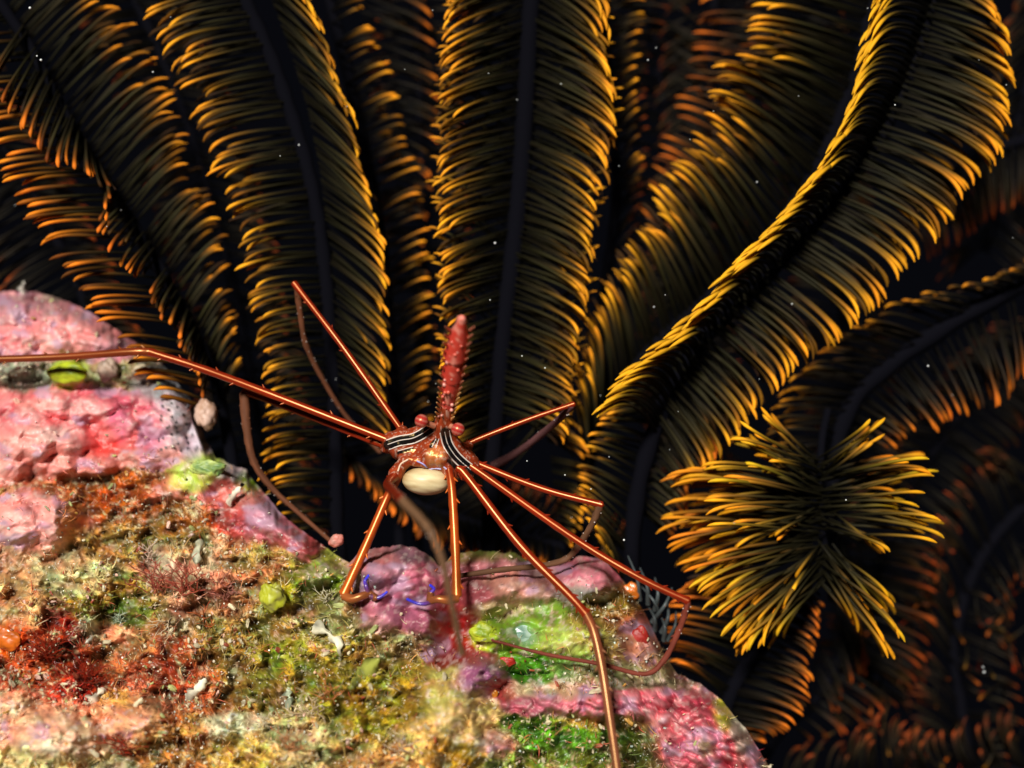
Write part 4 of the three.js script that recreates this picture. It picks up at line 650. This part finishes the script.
sprig('pale_algae_sprig', 312, 718, 6, 14, 1, [0.6, 0.46, 0.28], 'cream forked sprig near the bottom between rust threads');
sprig('pale_algae_sprig', 270, 730, 8, 10, 1, [0.62, 0.54, 0.38], 'bushy cream sprig at the bottom of the turf');
sprig('pale_algae_sprig', 118, 622, 5, 9, 1, [0.45, 0.55, 0.4], 'pale green forked sprig in the olive turf at left');
sprig('rust_algae_sprig', 330, 700, 5, 13, 0.9, [0.5, 0.18, 0.06], 'rust coloured forked sprig right of the cream one near the bottom');
sprig('rust_algae_sprig', 402, 750, 4, 11, 0.9, [0.55, 0.4, 0.26], 'straw coloured sprig at the bottom centre of the turf');
sprig('pale_algae_sprig', 150, 562, 5, 13, 0.9, [0.62, 0.46, 0.36], 'pale pink forked sprig at the upper end of the red sprigs');
sprig('rust_algae_sprig', 292, 752, 6, 12, 0.9, [0.5, 0.2, 0.08], 'rust forked sprig at the very bottom under the bushy cream one');
sprig('pale_algae_sprig', 326, 604, 5, 9, 0.8, [0.55, 0.5, 0.34], 'small straw sprig in the turf just under the left claw tip');
sprig('red_algae_sprig', 60, 618, 6, 13, 0.8, [0.45, 0.12, 0.08], 'red sprig near the left edge above the deep red tuft');
sprig('deep_red_algae', 84, 690, 14, 17, 1.1, [0.2, 0.012, 0.004], 'tangled deep red algae strands above the pink lump in the lower left');
sprig('deep_red_algae', 50, 660, 12, 16, 1.1, [0.22, 0.016, 0.005], 'deep red algae tuft beside the smooth orange sponge');
sprig('deep_red_algae', 128, 752, 7, 16, 1.2, [0.3, 0.02, 0.006], 'red algae strands curling over the lowest pale lump');
// pale cirri of the star, clutching the rock's right end
{
  const mb = tag(new THREE.Group(), 'grey blue feathery hydroid tucked behind the right end of the rock', 'hydroid'); mb.name = 'hydroid'; const o = P(655, 620, -1); mb.position.copy(o).multiplyScalar(S); scene.add(mb);
  for (const [x0, y0, x1, y1, w] of [[640, 600, 628, 556, 3], [648, 604, 640, 568, 3.4], [655, 610, 655, 578, 3.6], [652, 622, 672, 588, 3.4], [655, 630, 648, 606, 3.6], [662, 632, 668, 604, 4], [664, 640, 660, 614, 3.6], [668, 640, 676, 612, 3.2], [660, 615, 640, 585, 2.8]])
    new MB().tube(curve([[x0, y0, -1], [(x0 + x1) / 2 + 3, (y0 + y1) / 2, -0.8], [x1, y1, -1.1]]).getPoints(10).map((v) => P(v.x, v.y, v.z)), (t) => RS(w * 0.8) * mix(1, 0.3, t), (t) => mixc([0.09, 0.11, 0.11], [0.03, 0.04, 0.045], rnd() * 0.5 + 0.5 * t), 8).build('frond', mat.soft, mb);
}
// specks drifting in the water
{
  const g = new THREE.IcosahedronGeometry(1, 1), list = [[495, 243, -0.8, 1.2], [30, 8, 0, 1.4], [41, 60, 0, 1.3], [37, 56, 0, 0.9], [153, 72, -0.5, 0.9], [299, 145, -1, 0.9], [121, 210, -1, 0.8], [757, 182, -1, 0.8], [792, 304, -1, 0.8], [928, 366, -1, 1], [654, 307, -1, 0.8], [545, 368, 0.2, 0.9], [522, 356, 0.2, 0.8], [624, 540, 0.2, 1.1], [527, 461, 0.2, 0.7], [591, 489, 0, 0.8], [565, 475, 0.2, 0.8], [984, 672, -2, 1.1], [983, 667, -2, 0.8], [895, 105, 0, 0.8], [648, 60, -1, 0.8], [561, 84, -1, 0.7], [846, 500, 0, 0.8], [490, 300, 0.5, 0.7]];
  for (let k = 0; k < 40; k++) list.push([rr(0, 1024), rr(0, 560), rr(-1.5, 2), rr(0.35, 0.6)]);
  const im = new THREE.InstancedMesh(g, new THREE.MeshPhysicalMaterial({ color: 0xd8dcdc, roughness: 0.4 }), list.length), m = new THREE.Matrix4();
  list.forEach(([x, y, z, r], k) => { const v = P(x, y, z), q = RS(r, z) * S; m.makeScale(q, q, q); m.setPosition(v.x * S, v.y * S, v.z * S); im.setMatrixAt(k, m); });
  im.name = 'drifting_specks'; im.userData = { kind: 'stuff', label: 'pale specks drifting in the dark water', category: 'particles' }; scene.add(im);
}
renderer.render(scene, camera);
